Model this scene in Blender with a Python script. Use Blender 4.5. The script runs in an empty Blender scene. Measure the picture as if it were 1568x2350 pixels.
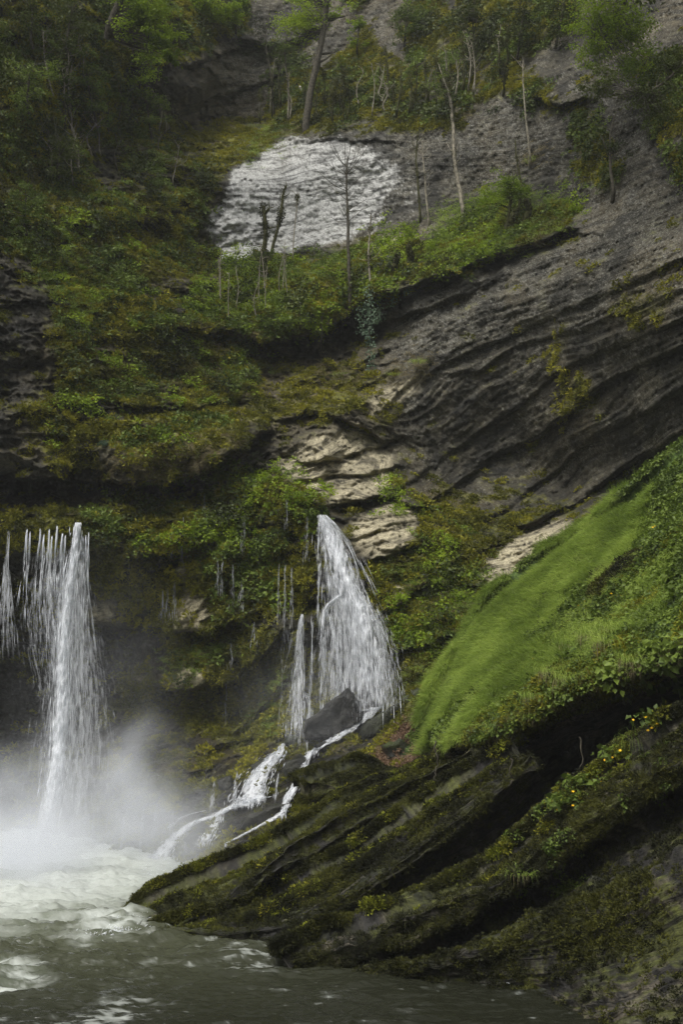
import bpy, math, random
import numpy as np
from mathutils import Vector, Matrix, Quaternion
PI = math.pi
R = math.radians
rng = np.random.default_rng(7)
random.seed(7)
scene = bpy.context.scene
C = scene.collection

# ------------------------------------------------------------------ camera
CAM = np.array([0.0, 0.0, 3.5]); PITCH = R(10.0); LENS = 40.0
W0, H0 = 1568.0, 2349.0
FPX = H0 * LENS / 36.0
cd = bpy.data.cameras.new('camera'); cam = bpy.data.objects.new('camera', cd); C.objects.link(cam)
cam.location = CAM; cam.rotation_euler = (R(90) + PITCH, 0, 0)
cd.sensor_fit = 'VERTICAL'; cd.sensor_height = 36.0; cd.lens = LENS; cd.clip_end = 2000
scene.camera = cam
# ------------------------------------------------------------------ sky, sun, exposure
world = bpy.data.worlds.new("World"); scene.world = world; world.use_nodes = True
wn = world.node_tree.nodes; wl = world.node_tree.links
bg = wn['Background']; sky = wn.new('ShaderNodeTexSky'); sky.sky_type = 'NISHITA'; sky.sun_disc = False
SUN_EL, SUN_AZ = R(58), R(215)          # azimuth clockwise from +Y: behind the camera, to its left
sky.sun_elevation = SUN_EL; sky.sun_rotation = SUN_AZ; sky.dust_density = 4.0; sky.air_density = 1.0
hs = wn.new('ShaderNodeHueSaturation'); hs.inputs['Saturation'].default_value = 0.12
wl.new(sky.outputs[0], hs.inputs['Color']); wl.new(hs.outputs[0], bg.inputs['Color'])
bg.inputs['Strength'].default_value = 0.12
sd = bpy.data.lights.new('sun', 'SUN'); sd.energy = 1.5; sd.angle = R(20); sd.color = (1.0, 0.965, 0.90)
sun = bpy.data.objects.new('sun', sd); C.objects.link(sun)
sv = Vector((math.sin(SUN_AZ) * math.cos(SUN_EL), math.cos(SUN_AZ) * math.cos(SUN_EL), math.sin(SUN_EL)))
sun.rotation_euler = sv.to_track_quat('Z', 'Y').to_euler()
scene.view_settings.view_transform = 'Standard'; scene.view_settings.look = 'None'
scene.view_settings.gamma = 1.0; scene.view_settings.use_curve_mapping = False
scene.view_settings.exposure = 0.6
cy = scene.cycles
cy.max_bounces = 6; cy.diffuse_bounces = 3; cy.glossy_bounces = 2; cy.transmission_bounces = 3
cy.volume_bounces = 3; cy.transparent_max_bounces = 12; cy.use_denoising = True
cy.volume_step_rate = 2.0; cy.volume_max_steps = 128
cy.denoising_input_passes = 'RGB_ALBEDO_NORMAL'; cy.denoising_prefilter = 'NONE'
cy.caustics_reflective = False; cy.caustics_refractive = False

HAZE = 0.0006
# ------------------------------------------------------------------ numeric helpers
def pt(u, v, Y):
    """picture direction (u, v in a 1568 x 2349 frame) and distance Y ahead -> world point"""
    u = np.asarray(u, float); v = np.asarray(v, float); Y = np.asarray(Y, float)
    dx = (u - W0 / 2) / FPX; dz = -(v - H0 / 2) / FPX
    yy = math.cos(PITCH) - math.sin(PITCH) * dz; zz = math.sin(PITCH) + math.cos(PITCH) * dz
    t = Y / yy
    return np.stack([CAM[0] + dx * t, CAM[1] + Y + 0 * t, CAM[2] + zz * t], -1)
def water_Y(v):
    a = math.atan((v - H0 / 2) / FPX) - PITCH
    return CAM[2] / math.tan(a)
_perm = np.random.default_rng(3).permutation(256).astype(np.int32); _perm = np.concatenate([_perm, _perm, _perm])
_g = np.random.default_rng(5).normal(size=(256, 3)).astype(np.float32); _g /= np.linalg.norm(_g, axis=1)[:, None]
def perlin(p):
    p = np.asarray(p, np.float32); sh = p.shape[:-1]; p = p.reshape(-1, 3)
    i = np.floor(p).astype(np.int32); f = p - i; i &= 255
    w = f * f * f * (f * (f * 6 - 15) + 10)
    out = np.zeros(len(p), np.float32)
    for dx in (0, 1):
        wx = w[:, 0] if dx else 1 - w[:, 0]
        a = _perm[i[:, 0] + dx]
        for dy in (0, 1):
            wy = w[:, 1] if dy else 1 - w[:, 1]
            b = _perm[a + i[:, 1] + dy]
            for dz in (0, 1):
                wz = w[:, 2] if dz else 1 - w[:, 2]
                g = _g[_perm[b + i[:, 2] + dz] & 255]
                out += wx * wy * wz * (g[:, 0] * (f[:, 0] - dx) + g[:, 1] * (f[:, 1] - dy) + g[:, 2] * (f[:, 2] - dz))
    return (out * 1.7).reshape(sh)
def fbm(p, s, o=4, g=0.5, seed=0.0):
    p = np.asarray(p, np.float32) * s + seed
    r = 0; a = 1.0; t = 0
    for k in range(o):
        r = r + a * perlin(p); t += a; a *= g; p = p * 2.03 + 17.3
    return r / t * 1.4
def cells(p, seed=0):
    """distance to nearest / second nearest feature point"""
    p = np.asarray(p, np.float32); sh = p.shape[:-1]; p = p.reshape(-1, 3); i = np.floor(p).astype(np.int32)
    d1 = np.full(len(p), 9., np.float32); d2 = d1.copy(); idv = np.zeros(len(p), np.float32)
    for dx in (-1, 0, 1):
        for dy in (-1, 0, 1):
            for dz in (-1, 0, 1):
                j = i + np.array([dx, dy, dz], np.int32)
                h = _perm[_perm[_perm[(j[:, 0] + seed) & 255] + (j[:, 1] & 255)] + (j[:, 2] & 255)]
                q = j + np.stack([(h * 37 % 256) / 256., (h * 91 % 256) / 256., (h * 151 % 256) / 256.], -1)
                d = np.sqrt(((p - q) ** 2).sum(-1))
                m = d < d1
                d2 = np.where(m, d1, np.minimum(d2, d)); idv = np.where(m, h / 256., idv); d1 = np.where(m, d, d1)
    return d1.reshape(sh), d2.reshape(sh), idv.reshape(sh)
def sstep(a, b, x):
    t = np.clip((x - a) / (b - a), 0, 1); return t * t * (3 - 2 * t)
def mix(a, b, t):
    t = np.asarray(t)[..., None]; return a * (1 - t) + b * t
def rbf(pts, lam=1e-3):
    pts = np.array(pts, float); X = pts[:, :2] / 500.0; n = len(X)
    def phi(r2): return np.where(r2 > 0, r2 * np.log(r2 + 1e-12), 0.0)
    K = phi(((X[:, None] - X[None]) ** 2).sum(-1)) + lam * np.eye(n)
    Pm = np.hstack([np.ones((n, 1)), X]); A = np.zeros((n + 3, n + 3)); A[:n, :n] = K; A[:n, n:] = Pm; A[n:, :n] = Pm.T
    w = np.linalg.solve(A, np.concatenate([pts[:, 2], np.zeros(3)]))
    def f(u, v):
        u = np.asarray(u, float); sh = u.shape; q = np.stack([u.ravel(), np.asarray(v, float).ravel()], -1) / 500.0
        out = w[n] + q @ w[n + 1:]
        for k in range(n):
            out += w[k] * phi(((q - X[k]) ** 2).sum(-1))
        return out.reshape(sh)
    return f
def inpoly(u, v, poly):
    m = np.zeros(u.shape, bool); n = len(poly)
    for k in range(n):
        x0, y0 = poly[k]; x1, y1 = poly[(k + 1) % n]
        if y0 == y1: continue
        c = ((y0 > v) != (y1 > v)) & (u < (x1 - x0) * (v - y0) / (y1 - y0) + x0)
        m ^= c
    return m
def blur(a, k):
    a = a.astype(np.float32)
    for ax in (0, 1):
        for _ in range(2):
            pad = [(0, 0), (0, 0)]; pad[ax] = (k + 1, k)
            c = np.cumsum(np.pad(a, pad, mode='edge'), axis=ax)
            n = a.shape[ax]
            hi = np.take(c, np.arange(2 * k + 1, 2 * k + 1 + n), axis=ax); lo = np.take(c, np.arange(0, n), axis=ax)
            a = (hi - lo) / (2 * k + 1)
    return a

# ------------------------------------------------------------------ mesh helpers
def mesh_np(name, verts, faces, smooth=True):
    """faces: list of int arrays (n,3) or (n,4)"""
    me = bpy.data.meshes.new(name); verts = np.asarray(verts, np.float32).reshape(-1, 3)
    fs = [np.asarray(f, np.int32) for f in faces if len(f)]
    me.vertices.add(len(verts)); me.vertices.foreach_set('co', verts.ravel())
    nl = sum(f.size for f in fs); nf = sum(len(f) for f in fs)
    me.loops.add(nl); me.loops.foreach_set('vertex_index', np.concatenate([f.ravel() for f in fs]))
    me.polygons.add(nf); st = []; o = 0
    for f in fs:
        st.append(o + np.arange(len(f)) * f.shape[1]); o += f.size
    me.polygons.foreach_set('loop_start', np.concatenate(st).astype(np.int32))
    me.update(calc_edges=True)
    if smooth: me.polygons.foreach_set('use_smooth', np.ones(nf, bool))
    return me
def setcol(me, name, col):
    a = me.color_attributes.new(name, 'FLOAT_COLOR', 'POINT'); c = np.ones((len(me.vertices), 4), np.float32)
    c[:, :3] = np.asarray(col).reshape(-1, 3); a.data.foreach_set('color', c.ravel())
def setf(me, name, x):
    a = me.attributes.new(name, 'FLOAT', 'POINT'); a.data.foreach_set('value', np.asarray(x, np.float32).ravel())
def link(name, me, mat=None, parent=None):
    o = bpy.data.objects.new(name, me); C.objects.link(o)
    if mat is not None and me is not None and len(me.materials) == 0: me.materials.append(mat)
    if parent is not None: o.parent = parent
    return o
def tag(o, label=None, cat=None, group=None, kind=None):
    if label: o['label'] = label
    if cat: o['category'] = cat
    if group: o['group'] = group
    if kind: o['kind'] = kind
    return o
def empty(name, loc):
    o = bpy.data.objects.new(name, None); C.objects.link(o); o.location = Vector([float(x) for x in loc]); o.empty_display_size = 0.2
    return o
def gridfaces(nv, nu):
    i = np.arange(nv * nu).reshape(nv, nu)
    return np.stack([i[:-1, :-1], i[1:, :-1], i[1:, 1:], i[:-1, 1:]], -1).reshape(-1, 4)
def gridnormals(P):
    du = np.gradient(P, axis=1); dv = np.gradient(P, axis=0)
    n = np.cross(dv, du); n /= np.linalg.norm(n, axis=-1, keepdims=True) + 1e-9
    tocam = CAM - P; s = np.sign((n * tocam).sum(-1, keepdims=True)); s[s == 0] = 1
    return n * s

# ------------------------------------------------------------------ materials
def newmat(name):
    m = bpy.data.materials.new(name); m.use_nodes = True; nt = m.node_tree
    return m, nt, nt.nodes, nt.links, nt.nodes['Principled BSDF']
def mat_rock(name, rough=0.75, bump=0.5, spec=0.3, scale=1.0):
    m, nt, N, L, b = newmat(name)
    at = N.new('ShaderNodeAttribute'); at.attribute_name = 'Col'
    wet = N.new('ShaderNodeAttribute'); wet.attribute_name = 'wet'
    tc = N.new('ShaderNodeNewGeometry')
    n1 = N.new('ShaderNodeTexNoise'); n1.inputs['Scale'].default_value = 13 * scale; n1.inputs['Detail'].default_value = 6; n1.inputs['Roughness'].default_value = 0.7
    L.new(tc.outputs['Position'], n1.inputs['Vector'])
    mr = N.new('ShaderNodeMapRange'); mr.inputs[1].default_value = 0.3; mr.inputs[2].default_value = 0.7; mr.inputs[3].default_value = 0.42; mr.inputs[4].default_value = 1.62
    L.new(n1.outputs['Fac'], mr.inputs[0])
    sa = N.new('ShaderNodeAttribute'); sa.attribute_name = 'beds'; sp = N.new('ShaderNodeSeparateXYZ'); L.new(tc.outputs['Position'], sp.inputs[0])
    def mul(sock, k): q = N.new('ShaderNodeMath'); q.operation = 'MULTIPLY'; q.inputs[1].default_value = k; L.new(sock, q.inputs[0]); return q.outputs[0]
    cb = N.new('ShaderNodeCombineXYZ'); L.new(mul(sa.outputs['Fac'], 7.0), cb.inputs[0]); L.new(mul(sp.outputs[0], .9), cb.inputs[1]); L.new(mul(sp.outputs[2], .5), cb.inputs[2])
    ns_ = N.new('ShaderNodeTexNoise'); ns_.inputs['Scale'].default_value = 1.0; ns_.inputs['Detail'].default_value = 6; ns_.inputs['Roughness'].default_value = .68; L.new(cb.outputs[0], ns_.inputs['Vector'])
    cr_ = N.new('ShaderNodeMapRange'); cr_.inputs[1].default_value = .38; cr_.inputs[2].default_value = .50; cr_.inputs[3].default_value = .38; cr_.inputs[4].default_value = 1.12; L.new(ns_.outputs['Fac'], cr_.inputs[0])
    mm_ = N.new('ShaderNodeMath'); mm_.operation = 'MULTIPLY'; L.new(mr.outputs[0], mm_.inputs[0]); L.new(cr_.outputs[0], mm_.inputs[1])
    mx = N.new('ShaderNodeVectorMath'); mx.operation = 'SCALE'
    L.new(at.outputs['Color'], mx.inputs[0]); L.new(mm_.outputs[0], mx.inputs['Scale'])
    la = N.new('ShaderNodeAttribute'); la.attribute_name = 'lich'
    n2 = N.new('ShaderNodeTexNoise'); n2.inputs['Scale'].default_value = 16; n2.inputs['Detail'].default_value = 4; n2.inputs['Roughness'].default_value = 0.65; L.new(tc.outputs['Position'], n2.inputs['Vector'])
    m2 = N.new('ShaderNodeMapRange'); m2.inputs[1].default_value = 0.53; m2.inputs[2].default_value = 0.66; L.new(n2.outputs['Fac'], m2.inputs[0])
    ml = N.new('ShaderNodeMath'); ml.operation = 'MULTIPLY'; L.new(m2.outputs[0], ml.inputs[0]); L.new(la.outputs['Fac'], ml.inputs[1])
    mc = N.new('ShaderNodeMix'); mc.data_type = 'RGBA'; mc.inputs[7].default_value = (.27, .265, .225, 1); L.new(ml.outputs[0], mc.inputs[0]); L.new(mx.outputs[0], mc.inputs[6])
    L.new(mc.outputs[2], b.inputs['Base Color'])
    rr = N.new('ShaderNodeMapRange'); rr.inputs[3].default_value = rough; rr.inputs[4].default_value = 0.28
    L.new(wet.outputs['Fac'], rr.inputs[0]); L.new(rr.outputs[0], b.inputs['Roughness'])
    b.inputs['Specular IOR Level'].default_value = spec
    bp = N.new('ShaderNodeBump'); bp.inputs['Strength'].default_value = bump; bp.inputs['Distance'].default_value = 0.12
    hh = N.new('ShaderNodeMath'); hh.operation = 'ADD'; L.new(mul(ns_.outputs['Fac'], 2.0), hh.inputs[0]); L.new(n1.outputs['Fac'], hh.inputs[1])
    L.new(hh.outputs[0], bp.inputs['Height']); L.new(bp.outputs[0], b.inputs['Normal'])
    return m
def mat_leaf(name, c1, c2, c3=None, trans=0.3, rough=0.55, scale=0.6):
    m, nt, N, L, b = newmat(name)
    oi = N.new('ShaderNodeObjectInfo'); g = N.new('ShaderNodeNewGeometry')
    nz = N.new('ShaderNodeTexNoise'); nz.inputs['Scale'].default_value = scale; nz.inputs['Detail'].default_value = 3
    L.new(g.outputs['Position'], nz.inputs['Vector'])
    ad = N.new('ShaderNodeMath'); ad.operation = 'MULTIPLY_ADD'; ad.inputs[1].default_value = 0.45
    L.new(oi.outputs['Random'], ad.inputs[0])
    rp = N.new('ShaderNodeMapRange'); rp.inputs[1].default_value = 0.35; rp.inputs[2].default_value = 0.65; rp.inputs[3].default_value = 0; rp.inputs[4].default_value = 0.5
    L.new(nz.outputs['Fac'], rp.inputs[0]); L.new(rp.outputs[0], ad.inputs[2])
    pi_ = N.new('ShaderNodeMath'); pi_.operation = 'MULTIPLY_ADD'; pi_.inputs[1].default_value = 0.25
    L.new(g.outputs['Random Per Island'], pi_.inputs[0]); L.new(ad.outputs[0], pi_.inputs[2])
    cr = N.new('ShaderNodeValToRGB'); e = cr.color_ramp.elements
    e[0].position = 0.1; e[0].color = (*c1, 1); e[1].position = 0.95; e[1].color = (*(c3 or c2), 1)
    if c3: q = cr.color_ramp.elements.new(0.5); q.color = (*c2, 1)
    L.new(pi_.outputs[0], cr.inputs[0]); L.new(cr.outputs[0], b.inputs['Base Color'])
    b.inputs['Roughness'].default_value = rough; b.inputs['Specular IOR Level'].default_value = 0.25
    tr = N.new('ShaderNodeBsdfTranslucent'); L.new(cr.outputs[0], tr.inputs['Color'])
    ms = N.new('ShaderNodeMixShader'); ms.inputs[0].default_value = trans
    out = N['Material Output']; L.new(b.outputs[0], ms.inputs[1]); L.new(tr.outputs[0], ms.inputs[2]); L.new(ms.outputs[0], out.inputs['Surface'])
    return m
def mat_plain(name, col, rough=0.6, spec=0.3, var=0.3, scale=8):
    m, nt, N, L, b = newmat(name)
    g = N.new('ShaderNodeNewGeometry'); nz = N.new('ShaderNodeTexNoise'); nz.inputs['Scale'].default_value = scale; nz.inputs['Detail'].default_value = 4
    L.new(g.outputs['Position'], nz.inputs['Vector'])
    cr = N.new('ShaderNodeValToRGB'); e = cr.color_ramp.elements
    e[0].position = 0.35; e[0].color = (*[c * (1 - var) for c in col], 1); e[1].position = 0.65; e[1].color = (*[c * (1 + var) for c in col], 1)
    L.new(nz.outputs['Fac'], cr.inputs[0]); L.new(cr.outputs[0], b.inputs['Base Color'])
    b.inputs['Roughness'].default_value = rough; b.inputs['Specular IOR Level'].default_value = spec
    return m
def mat_water_white(name, alpha=1.0):
    m, nt, N, L, b = newmat(name)
    b.inputs['Base Color'].default_value = (0.90, 0.92, 0.95, 1); b.inputs['Roughness'].default_value = 0.35; b.inputs['Specular IOR Level'].default_value = 0.5
    tr = N.new('ShaderNodeBsdfTranslucent'); tr.inputs['Color'].default_value = (0.85, 0.88, 0.92, 1)
    ms = N.new('ShaderNodeMixShader'); ms.inputs[0].default_value = 0.35
    out = N['Material Output']; L.new(b.outputs[0], ms.inputs[1]); L.new(tr.outputs[0], ms.inputs[2])
    if alpha < 1:
        tp = N.new('ShaderNodeBsdfTransparent'); m2 = N.new('ShaderNodeMixShader'); m2.inputs[0].default_value = alpha
        L.new(tp.outputs[0], m2.inputs[1]); L.new(ms.outputs[0], m2.inputs[2]); L.new(m2.outputs[0], out.inputs['Surface'])
    else: L.new(ms.outputs[0], out.inputs['Surface'])
    return m
ROCK = mat_rock('limestone'); 
MOSS_L = mat_leaf('moss_leaf', (0.034, 0.038, 0.007), (0.125, 0.130, 0.013), (0.32, 0.30, 0.026), trans=0.3, rough=0.8, scale=0.5)
MOSS_DK = mat_leaf('dark_moss_leaf', (0.008, 0.009, 0.004), (0.022, 0.024, 0.006), (0.085, 0.088, 0.011), trans=0.15, rough=0.8, scale=0.9)
HERB = mat_leaf('herb_leaf', (0.040, 0.064, 0.012), (0.095, 0.140, 0.022), (0.20, 0.27, 0.042), trans=0.3, rough=0.5, scale=0.8)
BRIGHT = mat_leaf('spring_leaf', (0.10, 0.16, 0.010), (0.20, 0.29, 0.016), (0.33, 0.43, 0.028), trans=0.45, rough=0.5, scale=0.8)
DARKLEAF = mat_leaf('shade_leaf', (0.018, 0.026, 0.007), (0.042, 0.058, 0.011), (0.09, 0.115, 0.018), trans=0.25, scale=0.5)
GRASS = mat_leaf('grass_blade', (0.075, 0.115, 0.018), (0.22, 0.31, 0.048), (0.42, 0.52, 0.11), trans=0.4, rough=0.45, scale=0.7)
DRY = mat_leaf('dry_grass', (0.10, 0.085, 0.04), (0.19, 0.16, 0.08), (0.30, 0.25, 0.14), trans=0.25, rough=0.8)
IVY = mat_leaf('ivy_leaf', (0.06, 0.10, 0.06), (0.11, 0.17, 0.10), (0.18, 0.26, 0.15), trans=0.2, rough=0.4)
BARK = mat_plain('bark', (0.07, 0.062, 0.045), 0.85, var=0.5, scale=14)
MOSSBARK = mat_plain('mossy_bark', (0.055, 0.055, 0.018), 0.9, var=0.5, scale=10)
PALEBARK = mat_plain('pale_bark', (0.25, 0.225, 0.17), 0.8, var=0.4, scale=9)
YELLOW = mat_plain('yellow_petal', (0.85, 0.52, 0.01), 0.5, var=0.1)
WHITE = mat_water_white('falling_water'); WHITE_S = mat_water_white('thin_water', 0.34)

# ------------------------------------------------------------------ THE CLIFF (one sheet of rock; rows run down the wall)
U0, U1, V0, V1 = -230, 1800, -230, 2130
NU, NV = 640, 744
gu = np.linspace(U0, U1, NU); gv = np.linspace(V0, V1, NV)
GU, GV = np.meshgrid(gu, gv)
ctl = [(-230,-230,37),(200,-230,44),(500,-230,52),(800,-230,53),(1100,-230,46),(1400,-230,40),(1800,-230,32),
(0,0,38),(250,0,43),(500,0,50),(800,0,51),(1100,0,45),(1400,0,38.5),(1568,0,35),(1800,0,31),
(-230,200,34),(0,200,37),(250,200,42),(450,200,47.5),(600,200,50),(800,180,49),(1000,180,44.5),(1250,200,38.8),(1500,200,33.2),(1750,200,29),
(300,330,43.5),(400,400,42.5),(480,300,49.5),(600,280,50),(640,312,47),(560,370,45),(500,420,43.6),(720,300,45.2),(860,300,44),(1000,300,42.5),
(700,450,43.2),(520,500,42.9),(480,590,42.2),(640,585,42.2),(800,580,41.8),(900,555,41.2),(850,400,43),
(1000,450,41.3),(1100,330,40.5),(1200,450,38.5),(1350,450,35.3),(1568,450,31),(1750,450,28),
(500,740,38.3),(620,750,38.2),(700,735,38.2),(850,660,38.2),(1000,605,38.2),(1150,545,37.6),(1350,495,35),(600,660,39.8),(750,640,40),(950,560,40.3),
(620,820,39),(700,810,39.3),(850,740,39.2),
(900,850,37),(900,1050,36.2),(1100,700,37.0),(1100,900,37.2),(1100,1100,37.2),(1300,600,34),(1300,800,34.6),(1300,1000,35.6),(1300,1150,36.4),(1500,600,30.2),(1568,800,29.4),(1568,1000,31.4),(1450,1110,34.2),(1750,800,27.6),(1750,1100,31),
(-200,700,31),(0,500,35),(100,500,37),(250,500,39),(400,550,41),(0,650,33.6),(100,700,34.2),(250,700,36),(400,700,37.6),(480,650,39.5),
(-200,1000,30),(0,900,33),(100,900,33.2),(250,900,34),(400,900,35.2),(540,930,36),(600,900,37.5),(700,900,37.3),(800,900,36.8),(0,1030,32.4),(100,1035,32.3),(300,1060,32.4),(480,1040,33.4),(580,980,35),
(650,1050,35),(750,1000,35),(700,1110,34.4),(850,1100,34.8),(760,1165,34.2),(930,1130,34.9),
(0,1130,34),(200,1130,34),(400,1130,34),(0,1190,32),(150,1198,31.7),(250,1200,32.3),(420,1190,33.4),(560,1140,33.4),(650,1130,33.2),(720,1160,33.2),
(-200,1250,33),(0,1300,35),(100,1380,36),(220,1480,36),(0,1600,37),(100,1800,36.5),(330,1500,35.6),(300,1300,33.7),(400,1200,33.5),(400,1350,33.9),(550,1300,33.3),(650,1250,32.8),(740,1190,33),
(430,1480,33.4),(540,1450,33.2),(460,1560,33.8),(400,1650,35),(300,1700,35),(550,1650,34),(620,1590,33.4),(200,1700,36),
(700,1300,32.4),(790,1300,32.1),(850,1400,31.5),(700,1500,32),(800,1500,31.6),(870,1550,31.2),(680,1680,31.4),(880,1600,30.8),(760,1640,31),
(830,1230,32.9),(900,1200,32.8),(950,1250,32.8),(900,1300,32.4),(960,1380,31.8),(1060,1290,32.3),(1150,1300,32),(1250,1230,32.4),(1340,1190,33),
(900,1450,31.2),(1030,1420,31.2),(1080,1470,31),(950,1540,30.3),(1000,1600,29.5),
(850,1640,30.8),(700,1700,30.6),(550,1800,30.2),(450,1865,29.8),(350,1950,29.0),(280,2000,28.4),(900,1660,28.6),(960,1640,27.6),(950,1700,26.6),(900,1740,26.6),(800,1760,27.6),(720,1830,27),(650,1900,26.8),(500,1960,26.8),
(300,1850,32),(150,1900,34),(0,1900,35),(-200,1900,34),(400,1780,32.5),(0,2130,30),(400,2100,26),(700,2100,25),(1000,1900,25),(1000,2130,24),(1300,1500,30),(1500,1400,30),(1700,1400,29),(1300,2100,26),(1750,2130,24)]
Yc = rbf(ctl, 2e-3)(GU, GV)
def lines(defs):
    o = []
    for s, ps in defs: o += [(x, y, s) for x, y in ps]
    return o
strata = rbf(lines([
 (0, [(864,749),(984,704),(1049,669),(1134,639),(1284,594),(1384,564),(1568,500)]),
 (2, [(874,934),(949,864),(1084,799),(1224,739),(1314,699),(1434,649),(1568,594)]),
 (3, [(1034,860),(1184,790),(1334,749),(1459,704),(1568,664)]),
 (5, [(919,1114),(1084,999),(1209,914),(1284,844),(1384,804),(1484,764),(1568,729)]),
 (6.2, [(974,1154),(1134,1044),(1234,994),(1314,934),(1384,874),(1568,789),(1750,700)]),
 (7.6, [(1159,1164),(1284,1069),(1334,1014),(1409,979),(1568,884)]),
 (9, [(1309,1154),(1434,1064),(1568,989),(1750,880)]),
 (4, [(0,1010),(200,1020),(400,1010),(560,950)]), (5, [(0,1090),(200,1100),(400,1090),(560,1020)]), (7, [(0,1190),(200,1195),(420,1180),(620,1130)]),
 (11, [(-100,1440),(200,1440),(400,1440),(560,1380)]), (14, [(0,1640),(250,1650),(500,1600),(640,1490)]), (18, [(0,1900),(350,1870),(600,1760)]),
 (2, [(0,900),(300,900),(520,880)]), (-1, [(0,700),(400,700),(560,660)]), (-2.5, [(480,590),(640,575),(800,560),(1000,520)]), (-5,[(520,430),(700,400),(900,370)]),
 (-9, [(0,300),(400,300),(700,240),(1000,200),(1300,100),(1568,50)]), (-13,[(0,0),(400,0),(800,-50),(1200,-150)]),
 (5, [(650,1060),(760,1010),(820,960)]), (6.5, [(690,1115),(800,1075),(890,1045)]),
 (9.5, [(850,1230),(960,1190),(1100,1170)]), (11, [(850,1400),(1000,1330),(1200,1265),(1320,1200)]), (14, [(900,1520),(1060,1440)]),
]), 2e-2)(GU, GV)
P0 = pt(GU, GV, Yc)
wpx = np.stack([fbm(P0, 0.35, 4, seed=3.1), fbm(P0, 0.35, 4, seed=71.0)], -1) * 26 + np.stack([fbm(P0, 1.6, 3, seed=9.1), fbm(P0, 1.6, 3, seed=41.0)], -1) * 12
WU, WV = GU + wpx[..., 0], GV + wpx[..., 1]
# ledges: (line, how far the rock above stands out, how quickly it comes back below it, taper px)
def ledge(poly, amp, below, above=0.0, abv=40, taper=50, wob=.6, st=9):
    global Yc
    px = np.array([p[0] for p in poly], float); py = np.array([p[1] for p in poly], float)
    line = np.interp(GU, px, py); d = WV * wob + GV * (1 - wob) - line
    if len(poly) and above == 0: above = amp * 0.35
    tp = sstep(px[0] - taper, px[0] + taper * 0.5, GU) * (1 - sstep(px[-1] - taper * 0.5, px[-1] + taper, GU))
    b = amp * sstep(0, st, d) * np.exp(-np.clip(d, 0, None) / below)
    a = -above * np.exp(np.clip(d, None, 0) / abv) * (1 - sstep(0, st, d))
    Yc = Yc + tp * (a + b) * (0.75 + 0.5 * fbm(P0, 0.8, 2, seed=float(px[0]) * 0.01))
ledge([(-230,1085),(0,1088),(200,1100),(330,1102),(430,1085),(560,1020),(600,985)], 2.6, 60, 0.7, 60)
ledge([(250,925),(330,935),(450,930),(560,900)], 0.7, 22)
ledge([(480,748),(600,772),(720,762),(850,690),(1000,632),(1160,575),(1300,535)], 1.7, 55, 0.3, 30, taper=120)
ledge([(-100,1262),(60,1262),(190,1280)], 1.2, 80)
ledge([(200,1262),(300,1268),(400,1258),(470,1230)], 1.1, 38)
ledge([(190,1428),(300,1440),(400,1436),(480,1440),(560,1405)], 1.5, 55, 0.4, 35)
ledge([(370,1570),(440,1575),(540,1545),(600,1500),(650,1440)], 2.2, 60, 0.6, 60)
ledge([(540,1680),(620,1600),(680,1520)], 0.8, 40)
ledge([(280,1590),(330,1592),(390,1600)], 0.6, 30)
ledge([(640,960),(700,930),(780,945),(850,985),(880,1010)], 0.9, 35)
ledge([(690,1050),(780,1045),(860,1020),(895,1015)], 0.5, 18); ledge([(700,1090),(800,1085),(910,1068)], 0.7, 22)
ledge([(720,1165),(820,1150),(900,1128),(960,1160)], 1.3, 40)
ledge([(820,1240),(880,1215),(950,1195)], 0.5, 18); ledge([(835,1290),(900,1270),(960,1250)], 0.8, 35)
ledge([(880,1400),(980,1345),(1060,1350)], 0.7, 35); ledge([(900,1500),(980,1470),(1080,1440)], 0.8, 35)
ledge([(1080,1280),(1180,1215),(1300,1195)], 0.7, 25); ledge([(1090,1345),(1180,1330),(1290,1262),(1380,1200)], 1.2, 35)
for pl, am, be in (([(919,1114),(1084,999),(1209,914),(1284,844),(1384,804),(1484,764),(1650,690)], 0.9, 28),
                   ([(974,1154),(1134,1044),(1234,994),(1314,934),(1384,874),(1568,789),(1750,700)], 1.4, 38),
                   ([(1080,1200),(1159,1164),(1284,1069),(1334,1014),(1409,979),(1568,884),(1750,800)], 0.9, 28),
                   ([(1209,1200),(1309,1154),(1434,1064),(1568,989),(1750,900)], 1.8, 60),
                   ([(874,934),(949,864),(1084,799),(1224,739),(1314,699),(1434,649),(1650,560)], 0.7, 26),
                   ([(1100,850),(1184,784),(1334,749),(1459,704),(1568,664)], 0.5, 20),
                   ([(1020,690),(1134,639),(1284,594),(1384,564)], 0.5, 22), ([(830,760),(984,704),(1049,669)], 1.0, 40)):
    ledge(pl, am * .62, be, taper=90, wob=.3, st=16)
ledge([(560,88),(640,95),(720,70)], 1.6, 26); ledge([(470,230),(600,190),(660,160)], 0.6, 20)
ledge([(430,150),(540,110),(620,100)], 0.8, 25); ledge([(330,215),(400,225),(450,240)], 0.5, 14)
ledge([(640,322),(760,318),(900,322)], 0.5, 18); ledge([(1240,230),(1290,240),(1340,225)], 1.0, 40)
ledge([(20,830),(60,835),(110,820)], 0.5, 16); ledge([(10,700),(60,690),(120,700)], 0.6, 30)
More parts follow.
